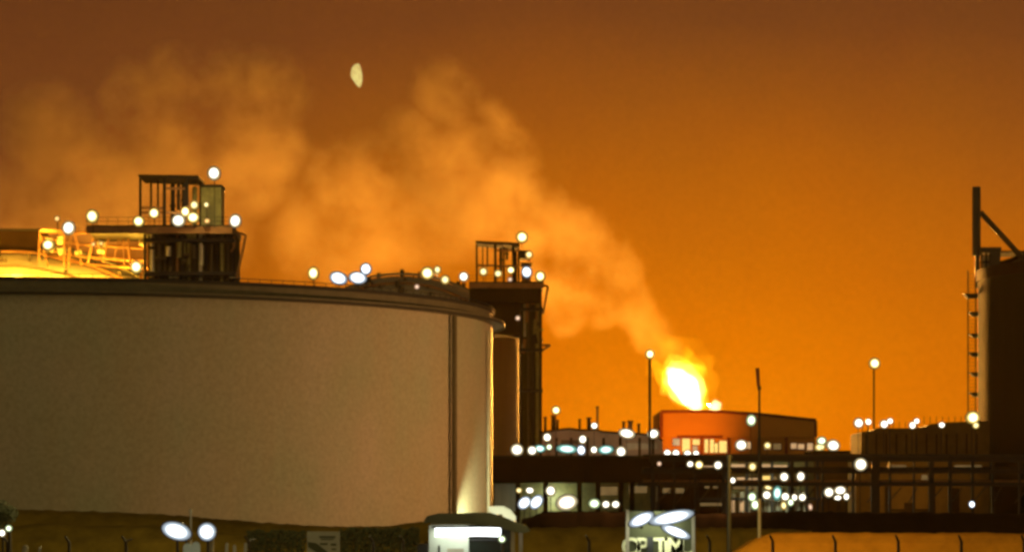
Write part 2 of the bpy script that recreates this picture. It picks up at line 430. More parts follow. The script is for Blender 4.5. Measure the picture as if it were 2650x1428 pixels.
# ------------------------------------------------------------------ pump platforms beside the domed tanks
def platform(d, x0, x1, ydeck, ybot, label, cfg):
    zD = Z(ydeck, d)
    s = M(1, d)
    cxm = X((x0 + x1) / 2, d)
    t = thing('pump_platform', (cxm, d, 0), label, 'platform')
    xa, xb = X(x0, d), X(x1, d)
    # core with pipes in front
    MB().box(X(cfg['core'][0], d), X(cfg['core'][1], d), d + 2.2, d + 10, 0, zD - 0.8).build('core', MT['concrete_dark'], t)
    deck = MB().box(xa, xb, d - 3, d + 11, zD - 0.9, zD).build('deck', MT['steel'], t)
    MB().box(xa - 0.05, xb + 0.05, d - 3.1, d - 3.003, zD - 1.15, zD - 0.2).build('toe_beam', MT['rust'], t)
    mb = MB()
    n = int((xb - xa) / 1.4)
    for i in range(n + 1):
        x = xa + (xb - xa) * i / n
        mb.tube((x, d - 2.9, zD), (x, d - 2.9, zD + 1.1), 0.035, n=5)
    for h in (0.55, 1.1): mb.tube((xa, d - 2.9, zD + h), (xb, d - 2.9, zD + h), 0.035, n=5)
    mb.build('handrail', MT['steel'], t)
    for (px, w_, yb, mt) in cfg['pipes']:
        r = M(w_, d) / 2; x = X(px, d)
        MB().tube((x, d + 1.5 - r, Z(yb, d) if yb else 0), (x, d + 1.5 - r, zD - 0.9), r, n=14).build('pipe', MT[mt], t)
    for py in cfg['rings']:
        z = Z(py, d)
        MB().box(X(cfg['core'][0], d) - 0.2, X(cfg['core'][1], d) + 0.2, d - 0.6, d + 2.15, z - 0.25, z + 0.25).build('ring_beam', MT['steel'], t)
    rq = random.Random(int(d))
    for k in range(16):
        pa = rq.uniform(*cfg['core']); ya_ = rq.uniform(ydeck + 22, ybot); ln = rq.uniform(8, 34)
        zz = Z(ya_, d); x_a = X(pa, d); hor = rq.random() < 0.45
        x_b, z_b = (x_a + M(ln, d), zz) if hor else (x_a + M(rq.uniform(-6, 6), d), zz - M(ln * 1.6, d))
        MB().tube((x_a, d + 0.3, zz), (x_b, d + 0.3, z_b), rq.uniform(0.12, 0.36), n=10).build('branch_pipe', MT[rq.choice(['steel', 'steel_mid', 'rust', 'galv', 'clad'])], t)
    # bracket at the free end
    for (p1, p2, p3) in cfg['bracket']:
        mb = MB()
        a = (X(p1[0], d), d, Z(p1[1], d)); b = (X(p2[0], d), d, Z(p2[1], d)); c = (X(p3[0], d), d, Z(p3[1], d))
        mb.path([a, b, c], M(6, d) / 2, 8)
        mb.build('bracket', MT['rust'], t)
    # roof frame over the pumps
    f = cfg['frame']
    zT = Z(f['y0'], d); zR = Z(f['y1'], d)
    MB().prism([(X(f['x0'], d), zT), (X(f['x1'], d), zT - M(f.get('slope', 0), d)), (X(f['x1'], d), zR - M(f.get('slope', 0), d)), (X(f['x0'], d), zR + M(4, d))], d - 1.5, d + 7).build('canopy', MT['steel'], t)
    for (px, w_, yb, yy) in f['posts']:
        r = M(w_, d) / 2
        MB().box(X(px, d) - r, X(px, d) + r, d - 1.4 + yy, d - 1.4 + yy + 2 * r, Z(yb, d), zR).build('post', MT['steel'], t)
    for (py, a_, b_) in f['beams']:
        MB().box(X(a_, d), X(b_, d), d - 1.1, d - 0.8, Z(py, d) - 0.16, Z(py, d) + 0.16).build('beam', MT['rust'], t)
    for (px, w_, ya, yb, mt) in f['pumps']:
        r = M(w_, d) / 2; x = X(px, d)
        mb = MB().tube((x, d + 2, Z(yb, d)), (x, d + 2, Z(ya, d)), r, n=14)
        mb.tube((x, d + 2, Z((ya + yb) / 2, d) - 0.2), (x, d + 2, Z((ya + yb) / 2, d) + 0.2), r * 1.35, n=14)
        mb.build('pump_column', MT[mt], t)
    for (a_, b_, ya, yb, mt) in f['boxes']:
        MB().box(X(a_, d), X(b_, d), d + 0.5, d + 5, Z(yb, d), Z(ya, d)).build('cabinet', MT[mt], t)
        mb = MB().box(X(a_, d) - 0.15, X(b_, d) + 0.15, d + 0.3, d + 5.2, Z(ya, d) + 0.003, Z(ya, d) + 0.35)
        mb.build('cabinet_roof', MT['steel'], t)
    return t, zD
DBp = 412.0
rp = random.Random(3)
pipesB = [(391, 12, 716, 'galv'), (372, 8, None, 'steel'), (410, 10, None, 'steel_mid'), (424, 6, None, 'steel_mid'), (440, 12, None, 'steel'), (456, 7, None, 'rust'), (470, 12, None, 'steel'),
          (486, 9, None, 'clad'), (500, 10, None, 'steel'), (517, 11, None, 'galv'), (531, 7, None, 'steel'), (546, 10, None, 'steel_mid'), (560, 7, None, 'steel'), (573, 10, None, 'clad'), (588, 7, None, 'steel_mid'), (601, 8, None, 'steel')]
pB, zDB = platform(DBp, 232, 606, 588, 720, 'steel pump platform on thick pipes, the larger one, at upper left behind the rim', {
    'core': (378, 604), 'pipes': pipesB, 'rings': (622, 708),
    'bracket': [((600, 596), (636, 609), (612, 722)), ((606, 612), (606, 640), (598, 652))],
    'frame': {'x0': 361, 'x1': 516, 'y0': 455, 'y1': 464, 'slope': 2,
              'posts': [(366, 6, 588, 0), (387, 5, 548, 3), (405, 5, 548, 3), (428, 8, 588, 0), (486, 9, 535, 0), (511, 5, 588, 5)],
              'beams': [(540, 366, 432), (552, 366, 486), (490, 428, 486)],
              'pumps': [(443, 12, 470, 588, 'steel'), (458, 9, 466, 540, 'steel_mid'), (472, 12, 470, 560, 'steel'), (500, 14, 480, 588, 'clad')],
              'boxes': [(520, 572, 484, 588, 'clad')]}})
pipesC = [(1278, 8, None, 'steel'), (1300, 8, None, 'steel_mid'), (1318, 7, None, 'steel'), (1348, 9, None, 'steel'), (1337, 7, 815, 'galv'), (1358, 7, 870, 'galv'), (1368, 8, None, 'steel_mid'), (1380, 8, None, 'steel'), (1391, 9, None, 'clad'), (1400, 6, None, 'steel')]
DCp = 524.0
pC, zDC = platform(DCp, 1215, 1406, 732, 900, 'smaller dark pump platform at the top of the middle tank, right of the tan tank', {
    'core': (1345, 1402), 'pipes': pipesC[3:], 'rings': (800, 905, 1010),
    'bracket': [((1398, 738), (1418, 741), (1405, 812)), ((1402, 893), (1424, 893), (1404, 906))],
    'frame': {'x0': 1231, 'x1': 1345, 'y0': 625, 'y1': 634, 'slope': 5,
              'posts': [(1234, 5, 732, 0), (1249, 3, 690, 3), (1261, 4, 690, 3), (1282, 7, 732, 0), (1304, 5, 732, 4), (1328, 6, 732, 0), (1342, 5, 732, 4)],
              'beams': [(688, 1234, 1284), (690, 1284, 1345), (650, 1284, 1345)],
              'pumps': [(1296, 8, 640, 700, 'steel'), (1312, 7, 640, 670, 'steel'), (1334, 8, 644, 732, 'steel')],
              'boxes': [(1345, 1372, 652, 668, 'steel'), (1350, 1374, 684, 732, 'rust')]}})
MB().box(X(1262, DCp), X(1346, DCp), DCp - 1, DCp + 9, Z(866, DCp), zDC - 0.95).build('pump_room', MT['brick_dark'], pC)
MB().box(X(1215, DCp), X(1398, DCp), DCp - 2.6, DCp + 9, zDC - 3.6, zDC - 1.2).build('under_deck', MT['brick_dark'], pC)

# dark pump house left of the glowing dome and the pipe bridge down to the platform
d = 425.0
t = thing('pump_house', (X(0, d), d, Z(672, d)), 'dark boxy pump house standing on the yellow dome at the left edge', 'building')
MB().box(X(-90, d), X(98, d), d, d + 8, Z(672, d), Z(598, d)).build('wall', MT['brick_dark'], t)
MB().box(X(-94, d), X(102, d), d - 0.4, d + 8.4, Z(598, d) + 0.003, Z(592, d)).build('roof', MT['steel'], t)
mb = MB()
for px in (-60, -10, 22, 52, 84): mb.tube((X(px, d), d + 1, Z(675, d)), (X(px, d), d + 1, Z(700, d) - 1), 0.25)
mb.build('leg', MT['steel'], t)
d = 420.0
t = thing('pipe_bridge', (X(240, d), d, Z(690, d)), 'orange lit bridge of pipes and struts between the yellow dome and the platform', 'pipe bridge')
mb = MB()
for k, (ya, yb) in enumerate(((598, 600), (612, 640), (640, 672), (655, 690))):
    mb.path([(X(104, d), d + k, Z(ya, d)), (X(200, d), d + k, Z((ya + yb) / 2 + 4, d)), (X(300, d), d + k, Z(yb - 4, d)), (X(376, d), d + k, Z(yb, d))], 0.28 - 0.03 * k)
mb.build('pipe', MT['rust'], t)
mb = MB()
for k in range(11):
    px = 106 + k * 26 + rp.uniform(-9, 9); a_ = rp.uniform(-22, 22)
    mb.tube((X(px, d), d - 0.3, Z(rp.uniform(668, 696), d)), (X(px + a_, d), d - 0.3, Z(rp.uniform(594, 612), d)), rp.uniform(0.09, 0.2), n=6)
mb.build('strut', MT['rust'], t)
mb = MB()
for k in range(10):
    px = rp.uniform(118, 370); py = rp.uniform(612, 660)
    mb.tube((X(px - 9, d), d + 0.4, Z(py, d)), (X(px + 9, d), d + 0.4, Z(py - rp.uniform(-6, 6), d)), rp.uniform(0.2, 0.5))
mb.build('valve', MT['galv'], t)
MB().box(X(240, d), X(376, d), d - 0.8, d + 4, Z(618, d), Z(600, d)).build('cable_tray', MT['steel_mid'], t)

# ------------------------------------------------------------------ tank at the right edge
d = 500.0
x0 = X(2530, d); Rr = 34.0
th0 = math.atan((2530 - CX) / F)
dist = d
# centre chosen so that the silhouette stands at column 2530
ac = th0 + math.asin(Rr / 512.0)
tx, ty = 512 * math.sin(ac), 512 * math.cos(ac)
t = thing('gas_tank', (tx, ty, 0), 'dark olive concrete tank cut off by the right edge', 'tank')
zt = Z(738, 509)
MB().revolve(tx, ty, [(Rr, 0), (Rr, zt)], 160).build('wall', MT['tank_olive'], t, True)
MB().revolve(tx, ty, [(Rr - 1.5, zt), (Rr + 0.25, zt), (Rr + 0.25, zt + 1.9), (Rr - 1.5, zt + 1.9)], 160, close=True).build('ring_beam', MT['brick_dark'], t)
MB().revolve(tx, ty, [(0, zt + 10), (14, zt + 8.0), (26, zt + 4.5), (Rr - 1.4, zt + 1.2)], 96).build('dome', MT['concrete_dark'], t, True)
d = 506.0
t = thing('vent_mast', (X(2526, d), d, Z(745, d)), 'tall black vent mast with a slanting brace on top of the right tank', 'mast')
MB().tube((X(2527, d), d, Z(662, d)), (X(2527, d), d, Z(484, d)), M(22, d) / 2, n=16).build('flue', MT['black'], t)
MB().tube((X(2529, d), d, Z(745, d)), (X(2529, d), d, Z(661, d)), M(13, d) / 2, n=12).build('foot_pipe', MT['black'], t)
MB().tube((X(2538, d), d + 0.5, Z(548, d)), (X(2652, d), d + 0.5, Z(672, d)), M(15, d) / 2, n=12).build('brace', MT['steel_mid'], t)
t = thing('rooftop_skid', (X(2570, d), d, Z(745, d)), 'dark equipment skid with lit gaps beside the black mast', 'equipment')
MB().box(X(2540, d), X(2594, d), d + 1, d + 5, Z(652, d), Z(638, d)).build('canopy', MT['black'], t)
MB().box(X(2567, d), X(2592, d), d + 1.2, d + 4, Z(742, d), Z(652, d)).build('cabinet', MT['black'], t)
mb = MB()
for px in (2544, 2556, 2566): mb.tube((X(px, d), d + 1.5, Z(742, d)), (X(px, d), d + 1.5, Z(652, d)), 0.14)
mb.build('post', MT['steel'], t)
mb = MB()
for py in (676, 700, 722): mb.tube((X(2540, d), d + 1.4, Z(py, d)), (X(2567, d), d + 1.4, Z(py, d)), 0.16)
mb.build('beam', MT['steel'], t)
MB().box(X(2546, d), X(2566, d), d + 3, d + 3.6, Z(716, d), Z(655, d)).build('panel', MT['steel_pale'], t)
t = thing('roof_house', (X(2640, d), d, Z(745, d)), 'dark roof house behind the brace at the right edge', 'building')
MB().prism([(X(2594, d), Z(742, d)), (X(2594, d), Z(672, d)), (X(2622, d), Z(664, d)), (X(2650, d), Z(652, d)), (X(2760, d), Z(650, d)), (X(2760, d), Z(742, d))], d + 3, d + 12).build('wall', MT['brick_dark'], t)
MB().box(X(2600, d), X(2755, d), d + 2.5, d + 12.5, Z(649, d), Z(645, d)).build('roof', MT['steel'], t)
t = thing('caged_ladder', (X(2516, d), d, 0), 'caged access ladder with small landings on the left side of the right tank', 'ladder')
mb = MB()
for px in (2505, 2525): mb.tube((X(px, d), d, 0), (X(px, d), d, Z(700, d)), M(3.5, d) / 2, n=8)
mb.build('rail', MT['steel_mid'], t)
mb = MB()
z = 1.0
while z < Z(705, d):
    mb.tube((X(2505, d), d, z), (X(2525, d), d, z), 0.035, n=5); z += 0.6
mb.build('rung', MT['steel_mid'], t)
for (a_, py) in ((2492, 765), (2506, 812), (2506, 868), (2507, 917), (2508, 968), (2508, 1020)):
    MB().prism([(X(a_, d), Z(py - 5, d)), (X(2534, d), Z(py - 5, d)), (X(2534, d), Z(py + 6, d)), (X(a_ + 12, d), Z(py + 6, d))], d - 0.8, d + 1).build('landing', MT['black'], t)

# ------------------------------------------------------------------ flare: stack, flame, smoke
DF = 700.0
t = thing('flare_stack', (X(1797, DF), DF, 0), 'flare stack behind the red hall, hidden but for the fire', 'flare stack')
MB().tube((X(1797, DF), DF, 0), (X(1797, DF), DF, Z(1072, DF)), 0.9, 0.6, 20).build('riser', MT['steel'], t)
MB().tube((X(1797, DF), DF, Z(1076, DF)), (X(1797, DF), DF, Z(1062, DF)), 0.95, 1.1, 20).build('burner_tip', MT['rust'], t)
mb = MB()
for k in range(3):
    a = 2 * math.pi * k / 3
    mb.tube((X(1797, DF), DF, Z(1090, DF)), (X(1797, DF) + 14 * math.cos(a), DF + 14 * math.sin(a), 0), 0.05, n=5)
mb.build('guy_wire', MT['steel'], t)

def vol_emit(name, col, strength, scale=0.25, cut=0.0, dens=0.0):
    m, t, o = new_mat(name)
    e = t.add('ShaderNodeEmission')
    e.inputs[0].default_value = tuple(col) + (1,)
    if cut:
        tcn = t.add('ShaderNodeTexCoord')
        s = t.math('SUBTRACT', t.noise(tcn.outputs['Object'], scale, 4.0, 0.6), cut)
        s = t.math('MULTIPLY', s, strength * 3.0); s = t.math('MAXIMUM', s, 0.0)
        t.l.new(s, e.inputs[1])
    else:
        e.inputs[1].default_value = strength
    t.l.new(e.outputs[0], o.inputs['Volume'])
    return m
def loft_blob(name, spine, mat, parent, amp=0.12, seed=0, n=28, m=22):
    """closed tongue round a spine of (px, py, r_px) at the flare's distance"""
    pts = []
    K = len(spine)
    for i in range(m + 1):
        u = i / m * (K - 1); k = min(int(u), K - 2); f = u - k
        a, b = spine[k], spine[k + 1]
        g = f * f * (3 - 2 * f)
        pts.append((a[0] + (b[0] - a[0]) * f, a[1] + (b[1] - a[1]) * f, a[2] + (b[2] - a[2]) * g))
    mb = MB()
    for i, (px, py, r) in enumerate(pts):
        a = pts[max(0, i - 1)]; b = pts[min(m, i + 1)]
        tx_, tz_ = b[0] - a[0], -(b[1] - a[1]); L = math.hypot(tx_, tz_); nx, nz = -tz_ / L, tx_ / L
        for k in range(n):
            th = 2 * math.pi * k / n
            q = M(r, DF)
            nv = mnoise.noise(Vector((px * 0.025 + seed, py * 0.025, k * 0.35 if k < n / 2 else (n - k) * 0.35)))
            q *= 1 + amp * nv * 2
            mb.v.append((X(px, DF) + nx * q * math.cos(th), DF + q * math.sin(th), Z(py, DF) + nz * q * math.cos(th)))
    for i in range(m):
        for k in range(n):
            kk = (k + 1) % n
            mb.f.append((i * n + k, i * n + kk, (i + 1) * n + kk, (i + 1) * n + k))
    mb.f.append(tuple(reversed(range(n)))); mb.f.append(tuple(m * n + k for k in range(n)))
    return mb.build(name, mat, parent, True)
flame = thing('flame', (X(1797, DF), DF, Z(1062, DF)), 'huge white and yellow flare flame leaning left over the red hall', 'flame')
loft_blob('flame_core', [(1806, 1067, 8), (1801, 1052, 18), (1789, 1028, 27), (1770, 1000, 33), (1750, 977, 30), (1734, 960, 16), (1726, 950, 4)], vol_emit('fire_white', (1.0, 0.80, 0.42), 0.8), flame, 0.17, 1)
loft_blob('flame_body', [(1812, 1068, 12), (1805, 1050, 30), (1792, 1020, 44), (1774, 988, 54), (1754, 958, 50), (1740, 932, 26), (1732, 915, 5)], vol_emit('fire_yellow', (1.0, 0.56, 0.03), 0.17), flame, 0.32, 2)
loft_blob('flame_mantle', [(1809, 1068, 10), (1803, 1051, 24), (1791, 1024, 36), (1774, 994, 45), (1756, 968, 41), (1743, 947, 22), (1736, 934, 5)], vol_emit('fire_pale', (1.0, 0.66, 0.14), 0.28), flame, 0.26, 9)
loft_blob('flame_glow', [(1822, 1070, 20), (1812, 1050, 48), (1796, 1012, 68), (1774, 976, 80), (1750, 938, 76), (1722, 900, 56), (1700, 868, 20), (1692, 850, 5)], vol_emit('fire_bloom', (1.0, 0.46, 0.01), 0.032, 0.14, 0.30), flame, 0.3, 11)  # bloom round the flame, added as a thin emitting hull
loft_blob('flame_tongue', [(1790, 1040, 16), (1752, 1000, 30), (1718, 968, 24), (1695, 942, 13), (1684, 925, 4)], vol_emit('fire_orange', (1.0, 0.50, 0.01), 0.30, 0.3, 0.30), flame, 0.25, 3)
loft_blob('flame_tongue', [(1812, 1040, 12), (1808, 1000, 26), (1795, 955, 30), (1782, 920, 24), (1776, 896, 6)], vol_emit('fire_orange_thin', (1.0, 0.50, 0.01), 0.22, 0.3, 0.30), flame, 0.25, 4)
loft_blob('side_flame', [(1838, 1066, 6), (1848, 1056, 17), (1852, 1046, 15), (1850, 1034, 5)], vol_emit('fire_small', (1.0, 0.80, 0.35), 0.9), flame, 0.1, 5)
loft_blob('side_flame', [(1800, 1066, 10), (1822, 1058, 18), (1846, 1058, 16), (1880, 1066, 6)], vol_emit('fire_low', (1.0, 0.55, 0.03), 0.16), flame, 0.1, 6)

# smoke: one drifting plume, its own geometry is the outline of the billows
BL = [(1752, 925, 36), (1722, 890, 52), (1672, 842, 68), (1632, 790, 82), (1560, 800, 66), (1600, 715, 88), (1530, 735, 105), (1470, 800, 78),
      (1450, 700, 118), (1550, 640, 84), (1480, 610, 108), (1395, 600, 125), (1420, 545, 82), (1300, 540, 150), (1305, 400, 98), (1240, 335, 105), (1155, 228, 104), (1150, 420, 160), (1060, 350, 90),
      (1010, 560, 180), (1180, 580, 130), (960, 450, 120), (840, 600, 175), (860, 450, 110), (700, 212, 122), (640, 400, 165), (560, 200, 110), (500, 560, 175), (430, 380, 160), (440, 190, 90),
      (330, 240, 110), (260, 480, 175), (120, 340, 150), (40, 540, 170)]
sm_objs = []
zc = lambda py: Z(py, DF)
bm = bmesh.new()
for (px, py, r) in BL:
    ret = bmesh.ops.create_icosphere(bm, subdivisions=3, radius=M(r, DF) * 1.12)
    for v in ret['verts']:
        v.co = Vector((v.co.x, v.co.y * 0.9, v.co.z)) + Vector((X(px, DF), DF + 6, zc(py)))
me = bpy.data.meshes.new('smoke'); bm.to_mesh(me); bm.free()
smoke = bpy.data.objects.new('smoke', me); C.objects.link(smoke)
rm = smoke.modifiers.new('union', 'REMESH'); rm.mode = 'VOXEL'; rm.voxel_size = 1.6; rm.use_smooth_shade = True
tag(smoke, 'broad orange brown smoke plume drifting up and left from the flame', 'smoke', kind='stuff')
m, t, o = new_mat('smoke_volume')
tcn = t.add('ShaderNodeTexCoord'); P = tcn.outputs['Object']
wn = t.noise(P, 0.06, 5.0, 0.6, 'Color')
wv = t.vmath('SCALE', t.vmath('SUBTRACT', wn, (0.5, 0.5, 0.5)).outputs[0], scale=13.0).outputs[0]
Pw = t.vmath('ADD', P, wv).outputs[0]
acc = None
for (px, py, r) in BL:
    dd = t.vmath('DISTANCE', Pw, (X(px, DF), DF + 6, zc(py))).outputs['Value']
    q = t.add('ShaderNodeMapRange', clamp=True, interpolation_type='SMOOTHSTEP')
    t.l.new(dd, q.inputs['Value'])
    q.inputs['From Min'].default_value = M(r, DF) * 1.10; q.inputs['From Max'].default_value = M(r, DF) * 0.62
    q.inputs['To Min'].default_value = 0.0; q.inputs['To Max'].default_value = (0.55 + 0.75 * min(1.0, M(r, DF) / 11.0)) * (0.5 if (py > 520 and px < 1200) else 1.35 if py < 260 else 1.0)
    acc = q.outputs[0] if acc is None else t.math('MAXIMUM', acc, q.outputs[0])
nn = t.noise(P, 0.075, 5.0, 0.62)
den = t.math('MULTIPLY', acc, t.math('MULTIPLY_ADD', nn, 4.4, -1.65, clamp=True))
vs = t.add('ShaderNodeVolumePrincipled')
vs.inputs['Color'].default_value = (0.96, 0.72, 0.36, 1)
SMOKE_DENS = 0.034
t.l.new(t.math('MULTIPLY', den, SMOKE_DENS), vs.inputs['Density'])
vs.inputs['Anisotropy'].default_value = 0.0
t.l.new(vs.outputs[0], o.inputs['Volume'])
smoke.data.materials.append(m)

# light of the flame
FL = (1.0, 0.42, 0.06)
light('flame_light', 'POINT', (X(1785, DF), DF - 1, Z(1010, DF)), 44000, FL, 4.0, falloff='Linear', smooth=1800.0)
light('flame_near_light', 'POINT', (X(1775, DF), DF - 1, Z(985, DF)), 60000, (1.0, 0.42, 0.015), 4.0)

# ------------------------------------------------------------------ moon
d = 9000.0
mm, tt, oo = new_mat('moon_emission')
e = tt.add('ShaderNodeEmission'); tcn = tt.add('ShaderNodeTexCoord')  # sunlit face given as emission, the half phase cut into the mesh
cc = tt.ramp(tt.noise(tcn.outputs['Object'], 0.05, 3.0), [(0.3, (0.62, 0.42, 0.12)), (0.65, (0.82, 0.68, 0.22))])
tt.l.new(cc, e.inputs[0]); e.inputs[1].default_value = 1.0
tt.l.new(e.outputs[0], oo.inputs[0])
mb = MB(); n = 32; mrow = 20
for i in range(mrow + 1):
    u = -1 + 2 * i / mrow; w_ = math.sqrt(max(0, 1 - u * u)) + 0.02
    left = 20 if u > -0.1 else 20 - 12 * (-(u + 0.1)) / 0.9
    for k in range(n):
        th = 2 * math.pi * k / n
        cxx = math.cos(th)
        q = (left if cxx < 0 else 9) * w_
        mb.v.append((X(928 - 2 * u, d) + M(q * cxx, d), d + M(16 * w_, d) * math.sin(th), Z(196 - 31 * u, d)))
for i in range(mrow):
    for k in range(n):
        kk = (k + 1) % n
        mb.f.append((i * n + k, i * n + kk, (i + 1) * n + kk, (i + 1) * n + k))
tag(mb.build('moon', mm, None, True), 'small pale yellow half moon in the sky above the smoke', 'moon')

# ------------------------------------------------------------------ red hall in front of the flare
d = 610.0
t = thing('process_hall', (X(1910, d), d, 0), 'large rust red hall with a sloping roof line below the flame', 'building')
xl, xr = X(1710, d), X(2112, d)
top = [(1710, 1062), (1790, 1061), (1866, 1062), (1971, 1069), (2112, 1084)]
poly = [(X(a, d), Z(b, d)) for a, b in top]
MB().prism([(xl, Z(1131, d))] + poly + [(xr, Z(1131, d))], d, d + 34).build('wall', MT['hall'], t)
for a, b in zip(top, top[1:]):
    MB().prism([(X(a[0], d), Z(a[1], d) - 0.5), (X(a[0], d), Z(a[1], d) + 0.12), (X(b[0], d), Z(b[1], d) + 0.12), (X(b[0], d), Z(b[1], d) - 0.5)], d - 0.45, d - 0.003).build('roof_edge', MT['hall_trim'], t)
MB().box(xl - 0.2, xl + 0.45, d - 0.44, d - 0.004, Z(1131, d), Z(1066, d)).build('corner_trim', MT['hall_trim'], t)
MB().box(xr - 0.45, xr + 0.2, d - 0.44, d - 0.004, Z(1131, d), Z(1088, d)).build('corner_trim', MT['hall_trim'], t)
MB().box(X(1752, d), X(1870, d), d - 0.4, d - 0.003, Z(1133, d), Z(1126, d)).build('lintel', MT['hall_trim'], t)
MB().box(xl, xr, d + 1, d + 33, 0, Z(1131, d) - 0.01).build('base', MT['hall'], t)
for (a_, b_, ya, yb, mt) in ((1742, 1760, 1134, 1152, 'lit_pale'), (1766, 1786, 1134, 1168, 'lit_amber'), (1793, 1811, 1136, 1150, 'lit_amber'), (1793, 1806, 1153, 1168, 'lit_pale'),
                             (1824, 1833, 1136, 1170, 'lit_amber'), (1838, 1848, 1136, 1170, 'lit_amber'), (1850, 1858, 1146, 1170, 'lit_amber'), (1862, 1882, 1140, 1170, 'lit_amber'),
                             (1930, 1944, 1143, 1160, 'lit_pale'), (1979, 1995, 1146, 1162, 'lit_pale'), (2002, 2022, 1147, 1162, 'lit_dim'), (2048, 2062, 1146, 1160, 'lit_pale'), (2066, 2082, 1148, 1161, 'lit_pale'), (2090, 2104, 1146, 1163, 'lit_pale')):
    wf = MB().box(X(a_, d) - 0.12, X(b_, d) + 0.12, d + 0.8, d + 0.997, Z(yb, d) - 0.12, Z(ya, d) + 0.12).build('window', MT['hall_trim'], t)
    MB().box(X(a_, d), X(b_, d), d + 0.6, d + 0.797, Z(yb, d), Z(ya, d)).build('pane', MT[mt], wf)
for px in (1815, 1885, 1965, 2035): MB().box(X(px, d) - 0.3, X(px, d) + 0.3, d + 0.2, d + 0.59, 0, Z(1131, d) - 0.02).build('column', MT['hall_trim'], t)
light('hall_glow', 'SPOT', (X(1775, d), d - 20, Z(1170, d)), 34000, (1.0, 0.27, 0.01), 1.0, (X(1780, d), d, Z(1095, d)), 72, 1.0)  # unseen lamp added to give the hall face the flame's glow

# ------------------------------------------------------------------ grey brown process block left of the hall
d = 575.0
t = thing('process_building', (X(1550, d), d, 0), 'low grey brown plant building with a ragged roof line right of the middle tank', 'building')
top = [(1402, 1118), (1440, 1112), (1475, 1108), (1500, 1112), (1545, 1112), (1560, 1116), (1610, 1120), (1660, 1122), (1700, 1128), (1715, 1140)]
MB().prism([(X(1402, d), 0)] + [(X(a, d), Z(b, d)) for a, b in top] + [(X(1715, d), 0)], d, d + 20).build('wall', MT['panel'], t)
mb = MB()
for a, b in zip(top, top[1:]): mb.tube((X(a[0], d), d - 0.2, Z(a[1], d)), (X(b[0], d), d - 0.2, Z(b[1], d)), 0.2, n=6)
mb.build('gutter', MT['brick_dark'], t)
mb = MB()
for px in (1440, 1478, 1520, 1562, 1605, 1655, 1690): mb.box(X(px, d) - 0.25, X(px, d) + 0.25, d - 0.3, d - 0.003, 0, Z(1132, d))
mb.build('pilaster', MT['brick_dark'], t)
MB().box(X(1452, d), X(1512, d), d - 0.2, d - 0.003, Z(1150, d), Z(1138, d)).build('louvre', MT['steel_mid'], t)
MB().box(X(1620, d), X(1700, d), d - 0.2, d - 0.003, Z(1162, d), Z(1146, d)).build('louvre', MT['steel_pale'], t)
vents = [(1411, 8, 1082, 'short dark vent pipe nearest the middle tank'), (1432, 13, 1078, 'stubby dark vent just under the yellow lamp'), (1443, 7, 1090, 'small vent right of the stubby one'),
         (1500, 7, 1088, 'thin vent pipe left of the pair on the plant building'), (1524, 12, 1084, 'wide dark vent left of the tall red chimney'), (1546, 7, 1055, 'tallest red brown chimney on the plant building'),
         (1614, 8, 1094, 'small vent left of the dark red one'), (1631, 14, 1092, 'dark red round topped vent above the double white lamp'), (1653, 8, 1100, 'small vent right of the dark red one')]
for (px, w_, py, lab) in vents:
    dv = d + 3
    v = thing('vent_stack', (X(px, dv), dv, Z(1118, dv)), lab, 'vent', 'vent stacks on the plant building')
    r = M(w_, dv) / 2
    MB().tube((X(px, dv), dv, Z(1124, dv)), (X(px, dv), dv, Z(py, dv)), r, r * 0.85, 12).build('pipe', MT['rust'] if px in (1546, 1631) else MT['brick_dark'], v)
    MB().tube((X(px, dv), dv, Z(py, dv)), (X(px, dv), dv, Z(py, dv) + 0.35), r * 1.25, r * 1.1, 12).build('cap', MT['hall_trim'], v)

# ------------------------------------------------------------------ long dark shed
d = 430.0
t = thing('long_shed', (X(1480, d), d, 0), 'long low dark shed with a brown parapet right of the tan tank', 'building')
MB().box(X(1262, d), X(1705, d), d, d + 14, Z(1248, d), Z(1182, d)).build('parapet', MT['brick_dark'], t)
MB().box(X(1255, d), X(1700, d), d + 3.5, d + 13, 0, Z(1248, d) - 0.01).build('wall', MT['clad'], t)
MB().box(X(1262, d) - 0.1, X(1705, d) + 0.1, d - 0.3, d - 0.003, Z(1184, d), Z(1178, d)).build('roof_edge', MT['steel'], t)
for px in (1265, 1340, 1412, 1500, 1548, 1607, 1636, 1690): MB().box(X(px, d) - 0.35, X(px, d) + 0.35, d + 0.2, d + 0.9, 0, Z(1248, d) - 0.01).build('column', MT['brick_dark'], t)
for (a_, b_, ya, yb) in ((1552, 1600, 1258, 1280), (1630, 1677, 1256, 1274), (1700, 1704, 1256, 1300)):
    MB().box(X(a_, d), X(b_, d), d + 3.2, d + 3.497, Z(yb, d), Z(ya, d)).build('window', MT['lit_dim'] if a_ < 1690 else MT['steel_pale'], t)
MB().box(X(1280, d), X(1345, d), d + 3.1, d + 3.497, Z(1322, d), Z(1250, d)).build('shutter', MT['steel_pale'], t)
MB().box(X(1400, d), X(1636, d), d - 4, d - 3, 0, Z(1322, d)).build('plinth', MT['brick_dark'], t)

